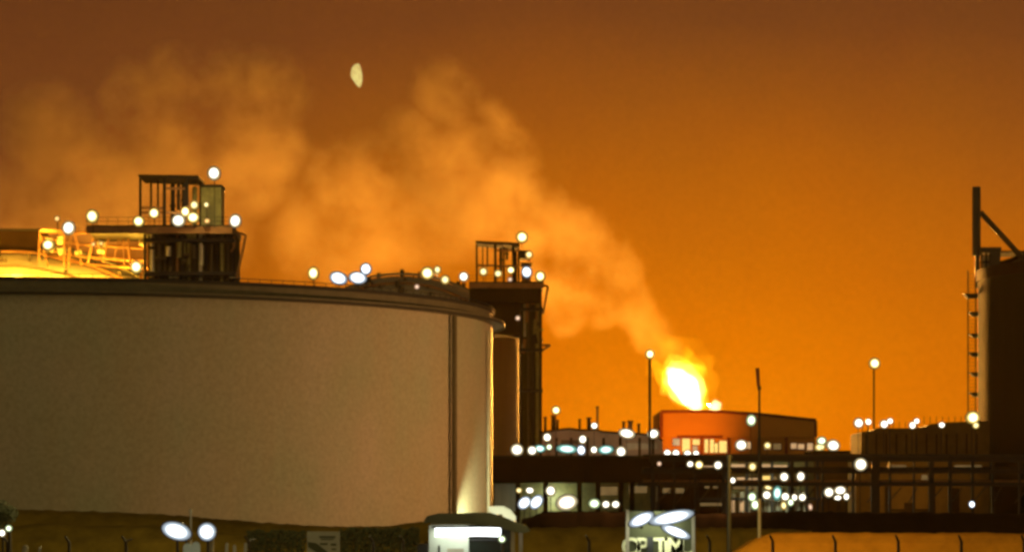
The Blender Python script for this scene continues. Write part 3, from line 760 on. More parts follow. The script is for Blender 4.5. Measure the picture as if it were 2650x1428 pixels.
# ------------------------------------------------------------------ pipe rack
d = 400.0
rack = thing('pipe_rack', (X(2050, d), d, 0), 'long dark steel pipe rack in tiers crossing the plant to the right edge', 'pipe rack')
for py, w_, x_a, x_b, dz in ((1187, 14, 1680, 2760, 0), (1220, 8, 1660, 2760, 0), (1252, 10, 1650, 2760, 0)):
    hh = M(w_, d) / 2
    MB().box(X(x_a, d), X(x_b, d), d, d + 0.6, Z(py, d) - hh, Z(py, d) + hh).build('beam', MT['steel'], rack)
for i, (py, k, r) in enumerate(((1178, 0, .22), (1179, 1, .3), (1214, 0, .2), (1212, 1, .28), (1245, 0, .25), (1246, 1, .2), (1180, 2, .18))):
    MB().tube((X(1665, d), d + 1.4 + k * 0.9, Z(py, d)), (X(2760, d), d + 1.4 + k * 0.9, Z(py, d)), r).build('pipe', (MT['steel_mid'], MT['rust'], MT['steel'])[i % 3], rack)
for px, w_ in ((1690, 6), (1746, 5), (1800, 6), (1872, 7), (1970, 5), (2050, 9), (2130, 5), (2208, 6), (2266, 22), (2304, 6), (2366, 5), (2411, 13), (2460, 9), (2518, 7), (2570, 6), (2640, 6)):
    MB().box(X(px - w_ / 2, d), X(px + w_ / 2, d), d + 0.1, d + 0.597, 0, Z(1179, d)).build('column', MT['steel'], rack)
for k in range(18):
    px = 1700 + k * 55
    MB().tube((X(px, d), d + 3, Z(1300, d)), (X(px + rp.uniform(20, 45), d), d + 3, Z(rp.uniform(1255, 1262), d)), 0.1, n=6).build('brace', MT['steel_mid'], rack)

# brown low tank at right behind the rack
d = 455.0
t = thing('fuel_tank', (X(2400, d), d, 0), 'wide brown tank with a stepped top behind the rack, left of the right tank', 'tank')
def ztop(px):
    return 1118 - (1118 - 1106) * min(1, max(0, (px - 2230) / 60)) if px < 2390 else (1106 - (px - 2390) / 40 * 12 if px < 2430 else 1093 - (px - 2430) / 90 * 4)
poly = [(X(2228, d), 0), (X(2228, d), Z(1120, d)), (X(2233, d), Z(1116, d)), (X(2262, d), Z(1116, d)), (X(2270, d), Z(1107, d)), (X(2386, d), Z(1107, d)), (X(2412, d), Z(1096, d)), (X(2450, d), Z(1092, d)), (X(2560, d), Z(1088, d)), (X(2560, d), 0)]
MB().prism(poly, d, d + 14).build('wall', MT['brick'], t)
mb = MB()
for k in range(12):
    px = 2240 + k * 26
    mb.box(X(px, d), X(px, d) + 0.18, d - 0.15, d - 0.003, 0, Z(1122, d))
mb.build('stiffener', MT['brick_dark'], t)
mb = MB()
for k in range(20):
    px = 2232 + k * 16; zt = Z(1117 if px < 2265 else 1107 if px < 2390 else 1094, d)
    mb.tube((X(px, d), d + 0.3, zt - 0.2), (X(px, d), d + 0.3, zt + 1.0), 0.05, n=5)
mb.build('handrail', MT['steel'], t)

# amber walled low building under the rack
d = 425.0
t = thing('low_workshop', (X(2380, d), d, 0), 'low ochre walled workshop with dark doorways under the pipe rack at right', 'building')
MB().box(X(2215, d), X(2540, d), d, d + 10, 0, Z(1190, d)).build('wall', MT['brick'], t)
for (a_, b_, ya, yb) in ((2290, 2303, 1255, 1326), (2340, 2368, 1300, 1326), (2404, 2420, 1250, 1326), (2454, 2482, 1262, 1326)):
    MB().box(X(a_, d), X(b_, d), d - 0.2, d - 0.003, Z(yb, d), Z(ya, d)).build('door', MT['brick_dark'], t)
MB().box(X(2300, d), X(2403, d), d - 0.25, d - 0.003, Z(1322, d), Z(1316, d)).build('sill', MT['brick_dark'], t)
for (a_, b_, ya, yb) in ((2295, 2345, 1203, 1212), (2385, 2400, 1228, 1243), (2470, 2540, 1203, 1210)):
    MB().box(X(a_, d), X(b_, d), d - 0.12, d - 0.003, Z(yb, d), Z(ya, d)).build('window', MT['lit_dim'], t)

# lit process frame in the middle right
d = 440.0
t = thing('process_unit', (X(2000, d), d, 0), 'lit open steel process frame behind the rack below the red hall', 'process unit')
MB().box(X(1890, d), X(2120, d), d + 8, d + 9, 0, Z(1190, d)).build('back_wall', MT['clad'], t)
for (a_, b_, ya, yb, mt) in ((1893, 1931, 1200, 1213, 'lit_pale'), (1968, 1998, 1200, 1213, 'lit_pale'), (2002, 2040, 1202, 1213, 'lit_pale'), (1910, 1930, 1234, 1246, 'lit_pale'),
                             (1936, 1964, 1236, 1247, 'lit_pale'), (1977, 1996, 1230, 1247, 'lit_amber'), (2004, 2014, 1232, 1247, 'lit_dim'), (1893, 1960, 1258, 1264, 'lit_dim'),
                             (1820, 1850, 1204, 1212, 'lit_pale'), (1826, 1838, 1256, 1262, 'lit_dim'), (1848, 1862, 1256, 1262, 'lit_dim'), (1892, 1903, 1290, 1324, 'lit_pale'), (1918, 1928, 1296, 1322, 'lit_pale')):
    MB().box(X(a_, d), X(b_, d), d + 2, d + 2.4, Z(yb, d), Z(ya, d)).build('lit_opening', MT[mt], t)
for px in (1880, 1935, 1966, 2000, 2045, 2090, 2118): MB().box(X(px, d) - 0.2, X(px, d) + 0.2, d + 1.2, d + 1.7, 0, Z(1192, d)).build('column', MT['steel'], t)
for py in (1216, 1250, 1290): MB().box(X(1800, d), X(2125, d), d + 1.0, d + 1.19, Z(py, d) - 0.2, Z(py, d) + 0.2).build('beam', MT['steel'], t)
for k in range(9):
    px = 1900 + k * 24; MB().tube((X(px, d), d + 4, 0), (X(px, d), d + 4, Z(rp.uniform(1262, 1292), d)), rp.uniform(0.3, 0.8), n=12).build('vessel', MT['galv'], t)
db_ = 505.0
sb = thing('substation', (X(2170, db_), db_, 0), 'plain dark brown block filling the gap between the red hall and the brown tank', 'building')
MB().box(X(2098, db_), X(2240, db_), db_, db_ + 9, 0, Z(1170, db_)).build('wall', MT['brick'], sb)
MB().box(X(2096, db_), X(2242, db_), db_ - 0.4, db_ + 9.4, Z(1170, db_) + .003, Z(1165, db_)).build('roof', MT['brick_dark'], sb)
d = 470.0
t = thing('control_building', (X(1790, d), d, 0), 'dark brown control building between the long shed and the lit process frame', 'building')
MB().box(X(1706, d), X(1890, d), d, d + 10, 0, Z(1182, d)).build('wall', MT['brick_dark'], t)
for (a_, b_, ya, yb) in ((1715, 1735, 1262, 1275), (1745, 1770, 1262, 1275), (1812, 1875, 1300, 1308)):
    MB().box(X(a_, d), X(b_, d), d - 0.15, d - 0.003, Z(yb, d), Z(ya, d)).build('window', MT['lit_dim'], t)
MB().box(X(1706, d) - 0.2, X(1890, d) + 0.2, d - 0.3, d - 0.003, Z(1186, d), Z(1180, d)).build('roof_edge', MT['steel'], t)

# ------------------------------------------------------------------ banks and hedges in the foreground
def bank(name, d, prof, depth, mat, label=None, cat=None, kind=None, rough=0.12, step=10, slope=1.2, seed=1):
    """bank with an uneven crest: prof = (px, py) crest line, real depth, sloped front"""
    xs = []
    px = prof[0][0]
    while px <= prof[-1][0]:
        for a, b in zip(prof, prof[1:]):
            if a[0] <= px <= b[0]:
                py = a[1] + (b[1] - a[1]) * (px - a[0]) / (b[0] - a[0]); break
        z = Z(py, d)
        z += rough * mnoise.noise(Vector((px * 0.035, seed * 7.1, 0))) + rough * 0.5 * mnoise.noise(Vector((px * 0.13, seed * 3.3, 4)))
        xs.append((X(px, d), max(0.02, z))); px += step
    mb = MB(); rows = 7
    for (x, z) in xs:
        for r_ in range(rows):
            f = r_ / (rows - 1)
            if f <= 0.5: yy = -slope * z * (1 - f * 2); zz = z * (math.sin(f * math.pi)) ** 0.8
            else: yy = depth * (f * 2 - 1); zz = z * (1 - 0.15 * (f * 2 - 1)) if f < 1 else 0
            nz = rough * 0.8 * mnoise.noise(Vector((x * 0.8, yy * 0.8, seed)))
            mb.v.append((x, d + yy, max(0.0, zz + (nz if 0 < f < 0.5 else 0))))
    for i in range(len(xs) - 1):
        for r_ in range(rows - 1):
            a = i * rows + r_; mb.f.append((a, a + rows, a + rows + 1, a + 1))
    o = mb.build(name, mat, None, True)
    return tag(o, label, cat, kind=kind)
bank('grass_bank', 200, [(-260, 1316), (0, 1316), (60, 1318), (230, 1322), (430, 1330), (560, 1342), (700, 1352), (860, 1362), (1010, 1360), (1090, 1348), (1180, 1340), (1300, 1330)], 16, MT['grass_bank'], kind='structure', rough=0.07)
bank('grass_bank', 185, [(-260, 1362), (40, 1360), (130, 1352), (220, 1360), (400, 1358), (520, 1372), (800, 1392), (1100, 1398)], 8, MT['grass_bank'], kind='structure', rough=0.07, seed=5)
bank('earth_bund', 235, [(1350, 1340), (1400, 1326), (1560, 1322), (1640, 1326), (1810, 1330), (1990, 1322), (2300, 1325), (2650, 1328), (2900, 1328)], 16, MT['brick_dark'], kind='structure', rough=0.15, seed=3)
bank('grass_bank', 190, [(1330, 1372), (1380, 1364), (1640, 1362), (1800, 1364), (1990, 1366), (2100, 1372)], 10, MT['grass_bank'], kind='structure', rough=0.12, seed=8)
bank('sand_bank', 172, [(1840, 1480), (1900, 1428), (1960, 1392), (2000, 1378), (2100, 1377), (2400, 1378), (2545, 1377), (2640, 1380), (2900, 1384)], 9, MT['sand'], kind='structure', rough=0.05, seed=9, slope=0.5)
#bank('earth_bund', 150, [(2560, 1440), (2600, 1404), (2640, 1396), (2900, 1388)], 9, MT['black'], kind='structure', rough=0.10, seed=10)
def hedge(px0, px1, py, d, label):
    mb = MB(); rh = random.Random(px0)
    n = int((px1 - px0) * 22)
    for i in range(n):
        px = rh.uniform(px0, px1); zt = Z(py, d) + 0.25 * mnoise.noise(Vector((px * 0.05, 1, 0)))
        z = zt * rh.random() ** 0.5; x = X(px, d); y = d + rh.uniform(-0.5, 0.6); s_ = rh.uniform(0.05, 0.13)
        a = Vector((rh.uniform(-1, 1), rh.uniform(-1, 1), rh.uniform(-1, 1))).normalized(); b = a.orthogonal().normalized()
        p = Vector((x, y, z)); i0 = len(mb.v)
        mb.v += [tuple(p + a * s_), tuple(p + b * s_ * .6), tuple(p - a * s_), tuple(p - b * s_ * .6)]
        mb.f.append((i0, i0 + 1, i0 + 2, i0 + 3))
    t = thing('hedge', (X((px0 + px1) / 2, d), d, 0), label, 'hedge')
    mb.build('foliage', MT['leaf'], t)
    st = MB()
    k = px0 + 10
    while k < px1: st.tube((X(k, d), d, 0), (X(k + 3, d), d, Z(py, d) * 0.8), 0.04, 0.02, 5); k += 24
    st.build('stem', MT['bark'], t)
hedge(880, 1085, 1366, 176, 'dark green hedge between the notice board and the guard booth')
hedge(640, 790, 1372, 176, 'dark hedge left of the notice board')

# leafy tree top at the left edge
d = 150.0
t = thing('tree', (X(5, d), d, 0), 'small dark tree top at the left edge above two white lamps', 'tree')
MB().tube((X(30, d), d, 0), (X(26, d), d, Z(1360, d)), 0.12, 0.06).tube((X(26, d), d, Z(1362, d)), (X(0, d), d, Z(1330, d)), 0.05, 0.02).build('trunk', MT['bark'], t)
mb = MB(); rh = random.Random(5)
for cxp, cyp, rr_ in ((-30, 1325, 30), (5, 1318, 26), (26, 1330, 22), (0, 1348, 24), (-50, 1345, 30)):
    for i in range(420):
        v = Vector((rh.gauss(0, 1), rh.gauss(0, 1), rh.gauss(0, 1))).normalized() * (rh.random() ** 0.4) * M(rr_, d)
        p = Vector((X(cxp, d), d, Z(cyp, d))) + v; a = Vector((rh.uniform(-1, 1), rh.uniform(-1, 1), rh.uniform(-1, 1))).normalized(); b = a.orthogonal(); s_ = rh.uniform(0.03, 0.08)
        i0 = len(mb.v); mb.v += [tuple(p + a * s_), tuple(p + b * s_ * .6), tuple(p - a * s_), tuple(p - b * s_ * .6)]; mb.f.append((i0, i0 + 1, i0 + 2, i0 + 3))
mb.build('crown', MT['leaf'], t)

# ------------------------------------------------------------------ perimeter fence
d = 143.0
t = thing('perimeter_fence', (0, d, 0), 'dark chain link fence with angled post tops along the bottom', 'fence')
posts = [15 - 162, 15, 175, 322, 480, 640, 800, 962, 1040, 1521, 1677, 1833, 1996, 2158, 2321, 2484, 2646]
for i, px in enumerate(posts):
    x = X(px + 4, d); zt = Z(1400 if px > 1400 else 1402, d)
    mb = MB().tube((x, d, 0), (x, d, zt), 0.075, n=8)
    mb.tube((x, d, zt), (X(px - 5, d), d - 0.28, zt + M(16, d)), 0.065, 0.05, 8)
    if i in (3, 5): mb.tube((x, d, zt + 0.05), (X(px + 20, d), d + 0.2, zt + M(8, d)), 0.05, 0.04, 8)
    mb.build('post', MT['post'], t)
for k in range(3):
    MB().tube((X(-160, d), d - 0.1 * k, Z(1400 - 5 * k, d)), (X(1070, d), d - 0.1 * k, Z(1402 - 5 * k, d)), 0.006, n=4).build('wire', MT['post'], t)
    MB().tube((X(1500, d), d - 0.1 * k, Z(1400 - 5 * k, d)), (X(2660, d), d - 0.1 * k, Z(1402 - 5 * k, d)), 0.006, n=4).build('wire', MT['post'], t)

# ------------------------------------------------------------------ guard booth
d = 150.0
t = thing('guard_booth', (X(1215, d), d, 0), 'white lit guard booth with a dark shallow arched roof at the bottom centre', 'booth')
arch_t = [(1096, 1352), (1108, 1334), (1137, 1327), (1185, 1327), (1232, 1325), (1268, 1325), (1300, 1335), (1336, 1350), (1362, 1358), (1372, 1372)]
arch_b = [(1356, 1378), (1330, 1374), (1300, 1366), (1262, 1360), (1200, 1352), (1140, 1352)]
MB().prism([(X(a, d), Z(b, d)) for a, b in arch_t + arch_b], d - 2.2, d + 3).build('roof', MT['roof_dark'], t)
MB().box(X(1118, d), X(1345, d), d - 1.9, d + 2.8, Z(1357, d), Z(1353, d)).build('ceiling', MT['white'], t)
MB().box(X(1110, d), X(1213, d), d, d + 0.3, 0, Z(1358, d)).build('wall', MT['white'], t)
MB().box(X(1213, d) + .002, X(1322, d), d + 2, d + 2.3, 0, Z(1358, d)).build('back_wall', MT['roof_dark'], t)
MB().box(X(1213, d), X(1320, d), d + 0.05, d + 0.12, Z(1480, d), Z(1398, d)).build('window', MT['glass'], t)
MB().box(X(1213, d), X(1322, d), d - 0.02, d + 0.04, Z(1398, d) + .003, Z(1393, d)).build('window_head', MT['black'], t)
MB().box(X(1134, d), X(1139, d), d - 0.04, d - 0.003, Z(1450, d), Z(1410, d)).build('door_handle', MT['black'], t)
MB().box(X(1158, d), X(1200, d), d - 0.03, d - 0.003, Z(1450, d), Z(1418, d)).build('hatch', MT['steel_pale'], t)
tag(MB().box(X(1081, d), X(1108, d), d - 0.8, d - 0.2, 0, Z(1407, d)).box(X(1079, d), X(1110, d), d - 0.85, d - 0.15, Z(1407, d) + .002, Z(1405, d)).build('cabinet', MT['black']), 'black cabinet against the left wall of the guard booth', 'cabinet')
for px, yb in ((1327, 0), (1348, 0)):
    MB().box(X(px - 5, d), X(px + 5, d), d - 1.6 if px == 1327 else d + 1.6, (d - 1.6 if px == 1327 else d + 1.6) + 0.18, 0, Z(1370, d)).build('post', MT['galv'], t)
tube = thing('tube_light', (X(1200, d), d - 1.5, Z(1365, d)), 'long bright white tube light under the booth roof', 'lamp')
mb = MB()
pts_ = [(X(1128, d), d - 1.5, Z(1376, d)), (X(1180, d), d - 1.5, Z(1376, d)), (X(1240, d), d - 1.5, Z(1374, d)), (X(1296, d), d - 1.5, Z(1376, d))]
mb.path(pts_, M(22, d) / 2, 14)
mb.build('diffuser', MT['tube'], tube, True)
MB().box(X(1120, d), X(1310, d), d - 1.55, d - 1.35, Z(1364, d), Z(1360, d)).build('housing', MT['housing'], tube)
light('booth_light', 'AREA', (X(1190, d), d - 1.2, Z(1368, d)), 90, (0.9, 1.0, 0.82)).data.size = 2.5

# tank base wash light (greenish white floodlight that lights the foot of the tan tank)
bx, by = on_tank(1222, TR + 2.2)
light('tank_wash', 'SPOT', (bx, by - 0.5, 1.2), 9000, (0.86, 1.0, 0.62), 0.2, (on_tank(1222, TR)[0], on_tank(1222, TR)[1], 4.6), 56, 1.0)
ws = thing('wash_light', (bx, by - 0.5, 0), 'small uplighter at the foot of the tan tank hidden by the booth roof', 'floodlight')
MB().box(bx - 0.2, bx + 0.2, by - 1.2, by - 0.8, 0, 0.9).build('housing', MT['housing'], ws)
# added light with no fixture, brightens the right limb of the tan tank
light('limb_light', 'POINT', (X(1290, 281), 283.5, Z(1010, 283)), 420, (1.0, 0.72, 0.28), 0.4)
# pale wedge of lit wall right of the tank foot
d = 225.0
tag(MB().prism([(X(1264, d), 0), (X(1264, d), Z(1311, d)), (X(1306, d), Z(1311, d)), (X(1322, d), Z(1318, d)), (X(1335, d), Z(1336, d)), (X(1335, d), 0)], d, d + 0.6).prism([(X(1262, d), Z(1311, d) + .002), (X(1262, d), Z(1309, d)), (X(1307, d), Z(1309, d)), (X(1307, d), Z(1311, d) + .002)], d - 0.1, d + 0.7).build('low_wall', MT['white']), 'short pale wall glowing beside the foot of the tan tank', 'wall')
light('wall_wash', 'POINT', (X(1296, d), d - 3.0, Z(1345, d)), 420, (1.0, 0.97, 0.7), 0.3)

# ------------------------------------------------------------------ entrance sign with its lamps
d = 132.0
t = thing('entrance_sign', (X(1700, d), d, 0), 'green entrance sign with big cream letters under white lamps', 'sign')
MB().box(X(1622, d), X(1796, d), d + 0.1, d + 0.3, 0.6, Z(1322, d)).build('board', MT['sign_board'], t)
for px in (1624, 1794): MB().box(X(px, d) - 0.07, X(px, d) + 0.07, d - 0.1, d + 0.09, 0, Z(1318, d)).build('post', MT['steel_pale'], t)
MB().box(X(1674, d), X(1690, d), d - 0.35, d - 0.15, 0, Z(1388, d)).build('centre_post', MT['black'], t)
def letters(txt, px, py_top, hpx, name='letter'):
    cu = bpy.data.curves.new(name, 'FONT'); cu.body = txt; cu.size = M(hpx, d) * 1.42
    cu.extrude = 0.03; cu.offset = 0.022
    o = bpy.data.objects.new(name, cu); C.objects.link(o); o.parent = t
    o.rotation_euler = (R(90), 0, 0)
    o.location = Vector((X(px, d), d - 0.05, Z(py_top + hpx, d))) - Vector(t.location)
    cu.materials.append(MT['letters'])
    dg = bpy.context.evaluated_depsgraph_get()
    me = bpy.data.meshes.new_from_object(o.evaluated_get(dg)); me.name = name
    m_o = bpy.data.objects.new(name, me); C.objects.link(m_o); m_o.parent = t
    m_o.rotation_euler = o.rotation_euler; m_o.location = o.location
    bpy.data.objects.remove(o)
for ch, px in (('O', 1608), ('P', 1646), ('T', 1690), ('I', 1716), ('M', 1724), ('U', 1757)):
    letters(ch, px, 1390, 44)
light('sign_light', 'AREA', (X(1705, d), d - 0.9, Z(1352, d)), 75, (0.95, 1.0, 0.80), target=(X(1705, d), d + 0.2, Z(1420, d))).data.size = 2.0

# ------------------------------------------------------------------ notice board and small posts
d = 140.0
t = thing('notice_board', (X(838, d), d, 0), 'grey white notice board with a dark diagonal stripe and faint lines of text', 'sign')
MB().box(X(795, d), X(879, d), d, d + 0.06, Z(1470, d), Z(1374, d)).build('panel', MT['sign_grey'], t)
MB().prism([(X(797, d), Z(1401, d)), (X(818, d), Z(1404, d)), (X(852, d), Z(1430, d)), (X(870, d), Z(1446, d)), (X(845, d), Z(1446, d)), (X(797, d), Z(1414, d))], d - 0.02, d - 0.003).build('stripe', MT['sign_mark'], t)
mb = MB()
for (a_, b_, py, hh) in ((826, 868, 1386, 5), (830, 864, 1393, 3), (828, 848, 1404, 5), (856, 870, 1405, 6), (858, 870, 1418, 4)): mb.box(X(a_, d), X(b_, d), d - 0.012, d - 0.004, Z(py + hh, d), Z(py, d))
mb.build('text_line', MT['sign_mark'], t)
for px in (797, 877): MB().tube((X(px, d), d + 0.12, 0), (X(px, d), d + 0.12, Z(1372, d)), 0.05).build('post', MT['post'], t)
d = 138.0
t = thing('twin_board', (X(496, d), d, 0), 'pair of pale green round topped boards under the twin lamp', 'board')
for px, top_ in ((485, 1404), (507, 1401)):
    pl = [(X(px + 11 * math.cos(a), d), Z(top_ + 11 - 11 * math.sin(a), d)) for a in [math.pi * k / 10 for k in range(11)]]
    pl = [(X(px + 11, d), 0.8)] + pl + [(X(px - 11, d), 0.8)]
    MB().prism(list(reversed(pl)), d, d + 0.05).build('panel', MT['white'], t)
for px in (485, 507): MB().tube((X(px, d), d + 0.09, 0), (X(px, d), d + 0.09, 1.6), 0.03).build('leg', MT['post'], t)
for (px, w_, py, lean, lab) in ((547, 11, 1398, 3, 'pale bollard under the right head of the twin lamp'), (585, 8, 1407, 5, 'pale post, left of three small posts by the hedge'), (608, 8, 1412, -2, 'pale post, middle of three small posts by the hedge'), (635, 8, 1406, 2, 'pale post, right of three small posts by the hedge'),
                              (60, 14, 1413, 12, 'pale leaning post at the lower left corner'), (100, 8, 1417, 6, 'dim short post right of the pale leaning one')):
    b = thing('marker_post', (X(px, d), d, 0), lab, 'post', 'pale posts along the fence')
    MB().tube((X(px - lean, d), d, 0), (X(px + lean * 0.5, d), d, Z(py, d)), M(w_, d) / 2, n=12).build('shaft', MT['steel_pale'], b)
    MB().tube((X(px + lean * 0.5, d), d, Z(py, d)), (X(px + lean * 0.5, d), d, Z(py, d) + 0.06), M(w_, d) / 2, M(w_, d) / 4, 12).build('cap', MT['steel_pale'], b)

# ------------------------------------------------------------------ tall poles
def mast(px, y0, d, r, mat, label, cat='pole', bend=False):
    t = thing('mast', (X(px, d), d, 0), label, cat)
    MB().tube((X(px, d), d, 0), (X(px, d), d, Z(y0, d)), r * 1.2, r * 0.8, 10).build('pole', MT[mat], t)
    MB().tube((X(px, d), d, Z(y0 + 8, d)), (X(px, d), d, Z(y0 - 2, d)), r * 1.5, r * 1.3, 10).build('pole_cap', MT[mat], t)
    return t
mast(1887, 1178, 165, 0.13, 'black', 'black post in front of the lit process frame')
m_ = mast(1965, 1000, 180, 0.08, 'steel', 'tall thin unlit lamp mast in front of the red hall')
MB().tube((X(1963, 180), 180, Z(1000, 180)), (X(1960, 180), 180, Z(952, 180)), 0.10, 0.12, 8).build('lamp_head', MT['hall_trim'], m_)
MB().tube((X(1965, 180), 179.9, 0), (X(1965, 180), 179.9, Z(1290, 180)), 0.11, n=10).build('pole_sleeve', MT['galv'], m_)
mast(494, 1318, 139, 0.055, 'galv', 'thin pale pole between the two heads of the twin lamp')

# ------------------------------------------------------------------ lamps
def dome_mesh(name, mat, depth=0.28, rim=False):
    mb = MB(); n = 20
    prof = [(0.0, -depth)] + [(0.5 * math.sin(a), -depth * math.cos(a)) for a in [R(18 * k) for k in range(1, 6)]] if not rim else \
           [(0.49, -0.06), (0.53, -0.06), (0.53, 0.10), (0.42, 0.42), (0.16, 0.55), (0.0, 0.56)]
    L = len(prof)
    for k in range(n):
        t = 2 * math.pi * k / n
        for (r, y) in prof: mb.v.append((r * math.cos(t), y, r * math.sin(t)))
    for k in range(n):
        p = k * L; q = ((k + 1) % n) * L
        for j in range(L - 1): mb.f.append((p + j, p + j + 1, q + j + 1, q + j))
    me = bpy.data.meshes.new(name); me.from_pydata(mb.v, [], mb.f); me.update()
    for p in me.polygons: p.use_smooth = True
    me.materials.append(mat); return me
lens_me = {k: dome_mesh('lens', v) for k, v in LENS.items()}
house_me = dome_mesh('housing', MT['housing'], rim=True)
pm = MB().tube((0, 0, 0), (0, 0, 1), 1.0, n=8)
pole_me = bpy.data.meshes.new('pole'); pole_me.from_pydata(pm.v, [], pm.f); pole_me.materials.append(MT['steel'])
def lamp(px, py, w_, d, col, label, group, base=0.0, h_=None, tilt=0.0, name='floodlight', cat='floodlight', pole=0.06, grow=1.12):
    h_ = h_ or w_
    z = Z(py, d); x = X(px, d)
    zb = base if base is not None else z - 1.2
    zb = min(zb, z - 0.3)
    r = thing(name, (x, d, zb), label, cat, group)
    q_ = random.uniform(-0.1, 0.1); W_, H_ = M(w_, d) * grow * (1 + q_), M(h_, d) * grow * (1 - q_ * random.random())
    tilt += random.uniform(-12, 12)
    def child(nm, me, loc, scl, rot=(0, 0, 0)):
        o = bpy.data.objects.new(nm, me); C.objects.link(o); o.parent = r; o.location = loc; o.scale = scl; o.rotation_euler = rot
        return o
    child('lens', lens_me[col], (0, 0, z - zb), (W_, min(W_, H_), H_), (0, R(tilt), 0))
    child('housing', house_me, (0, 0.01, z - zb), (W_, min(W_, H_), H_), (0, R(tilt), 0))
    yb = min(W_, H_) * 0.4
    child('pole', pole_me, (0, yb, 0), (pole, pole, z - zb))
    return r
Lq = []
gB = 'lamps round the large pump platform and dome'
dB = DBp - 4
for a in [
    (554, 449, 31, 'W', 'bright lamp high above the right end of the large platform frame', 588),
    (239, 560, 32, 'Y', 'big warm lamp on a pole above the pipe bridge, left of the large platform', 600),
    (178, 590, 31, 'W', 'white lamp left of the pole lamp over the pipe bridge', 640),
    (148, 566, 14, 'O', 'tiny orange lamp above the left end of the pipe bridge', 620),
    (125, 634, 27, 'Y', 'warm lamp at the right end of the dark pump house', 668),
    (353, 691, 30, 'Y', 'warm lamp low at the right end of the glowing dome', 735),
    (359, 573, 26, 'Y', 'lamp at the left foot of the large platform frame', 588),
    (399, 552, 25, 'Y', 'round lamp inside the left bay of the large platform frame', 588),
    (609, 572, 30, 'W', 'bright lamp at the right end of the large platform deck', 600),
    (462, 571, 30, 'W', 'brightest lamp low in the middle of the large platform', 588),
    (480, 548, 24, 'Y', 'warm lamp left of the green cabinet on the large platform', 588),
    (500, 563, 28, 'Y', 'warm lamp at the foot of the green cabinet', 588),
    (503, 531, 22, 'L', 'dimmer yellow lamp on the pump columns of the large platform', 588),
    (534, 530, 14, 'L', 'small dim lamp on the face of the green cabinet', 588),
    (536, 572, 14, 'O', 'small orange lamp low beside the green cabinet', 588),
    (262, 604 + 26, 11, 'O', 'left one of two tiny orange lamps under the cable tray', 660),
    (242, 632, 11, 'O', 'small orange lamp in the middle of the pipe bridge', 660)]:
    lamp(a[0], a[1], a[2], dB, a[3], a[4], gB, Z(a[5], dB))
gR = 'lamps along the rim of the tan tank'
dR = 310.0
for a in [
    (811, 707, 28, 28, 0, 'Y', 'single warm lamp on the tank rim, leftmost of the row'),
    (876, 720, 42, 30, 18, 'B', 'wide cool white lamp, left of the close trio on the rim'),
    (926, 719, 40, 30, 14, 'B', 'wide cool white lamp in the middle of the close trio on the rim'),
    (947, 696, 27, 27, 0, 'B', 'round cool lamp raised above the close trio on the rim')]:
    lamp(a[0], a[1], a[2], dR if a[0] != 811 else 320, a[5], a[6], gR, 0 if False else TH - 3, a[3], a[4])
gC = 'lamps round the small pump platform'
dC = DCp - 4
for a in [
    (1106, 707, 30, 'Y', 'warm lamp left of a smaller one on the middle tank dome', 722),
    (1132, 698, 18, 'L', 'small pale lamp right beside the warm dome lamp', 722),
    (1200, 716, 22, 'W', 'white lamp between the dome lamps and the small platform', 732),
    (1152, 724, 22, 'L', 'dim yellow lamp low on the dome of the middle tank', 732),
    (1079, 742, 13, 'P', 'tiny pink lamp on the rim below the warm dome lamp', 750),
    (1251, 703, 20, 'L', 'yellow lamp in the left bay of the small platform frame', 732),
    (1289, 708, 18, 'L', 'yellow lamp in the second bay of the small platform frame', 732),
    (1322, 699, 17, 'Y', 'lamp under the right half of the small platform frame', 732),
    (1320, 723, 12, 'P', 'tiny pink lamp at deck level of the small platform', 732),
    (1363, 704, 26, 'B', 'cool white lamp near the right end of the small platform deck', 732),
    (1398, 715, 24, 'Y', 'warm lamp at the far right corner of the small platform', 732),
    (1351, 614, 27, 'Y', 'bright lamp on top of the small platform frame', 640),
    (1369, 659, 18, 'L', 'yellow lamp half way down the right side of the small frame', 684),
    (1340, 823, 13, 'P', 'tiny pale lamp on the pipes below the small platform', 840)]:
    lamp(a[0], a[1], a[2], dC, a[3], a[4], gC, Z(a[5], dC))
gM = 'lamps in the plant between the tanks and the hall'
for a in [
    (1439, 1061, 20, 20, 'Y', 'warm lamp above the stubby vents right of the middle tank', 560, 0),
    (1538, 1101, 16, 16, 'W', 'small lamp at the foot of the tall red chimney', 560, 0),
    (1622, 1121, 42, 22, 'W', 'wide white double lamp below the dark red vent', 560, 0),
    (1690, 1122, 27, 23, 'W', 'white lamp at the foot of the lit mast left of the hall', 540, 0),
    (1416, 1131, 20, 20, 'W', 'white lamp above the leftmost teal lights', 520, 0),
    (1508, 1136, 20, 20, 'W', 'white lamp above the long teal lamp', 520, 0),
    (1338, 1163, 28, 28, 'W', 'leftmost white lamp over the shed, just right of the tan tank', 500, 0),
    (1377, 1165, 22, 22, 'W', 'second white lamp over the shed, left part of the teal pair', 500, 0),
    (1397, 1160, 26, 18, 'T', 'short teal lamp touching the second white lamp over the shed', 502, 8),
    (1421, 1156, 15, 15, 'G', 'small greenish lamp right of the short teal lamp', 500, 0),
    (1467, 1161, 48, 21, 'T', 'long teal white lamp in the middle of the row over the shed', 502, -6),
    (1504, 1164, 20, 24, 'B', 'cool lamp at the right end of the long teal lamp', 500, 0),
    (1537, 1163, 17, 17, 'W', 'small white lamp left of the second teal lamp', 500, 0),
    (1568, 1163, 38, 21, 'T', 'second teal lamp, near the right end of the row over the shed', 502, -8),
    (1607, 1168, 25, 25, 'W', 'rightmost white lamp of the row over the shed', 500, 0)]:
    lamp(a[0], a[1], a[2], a[6], a[4], a[5], gM, 0, a[3], -a[7])
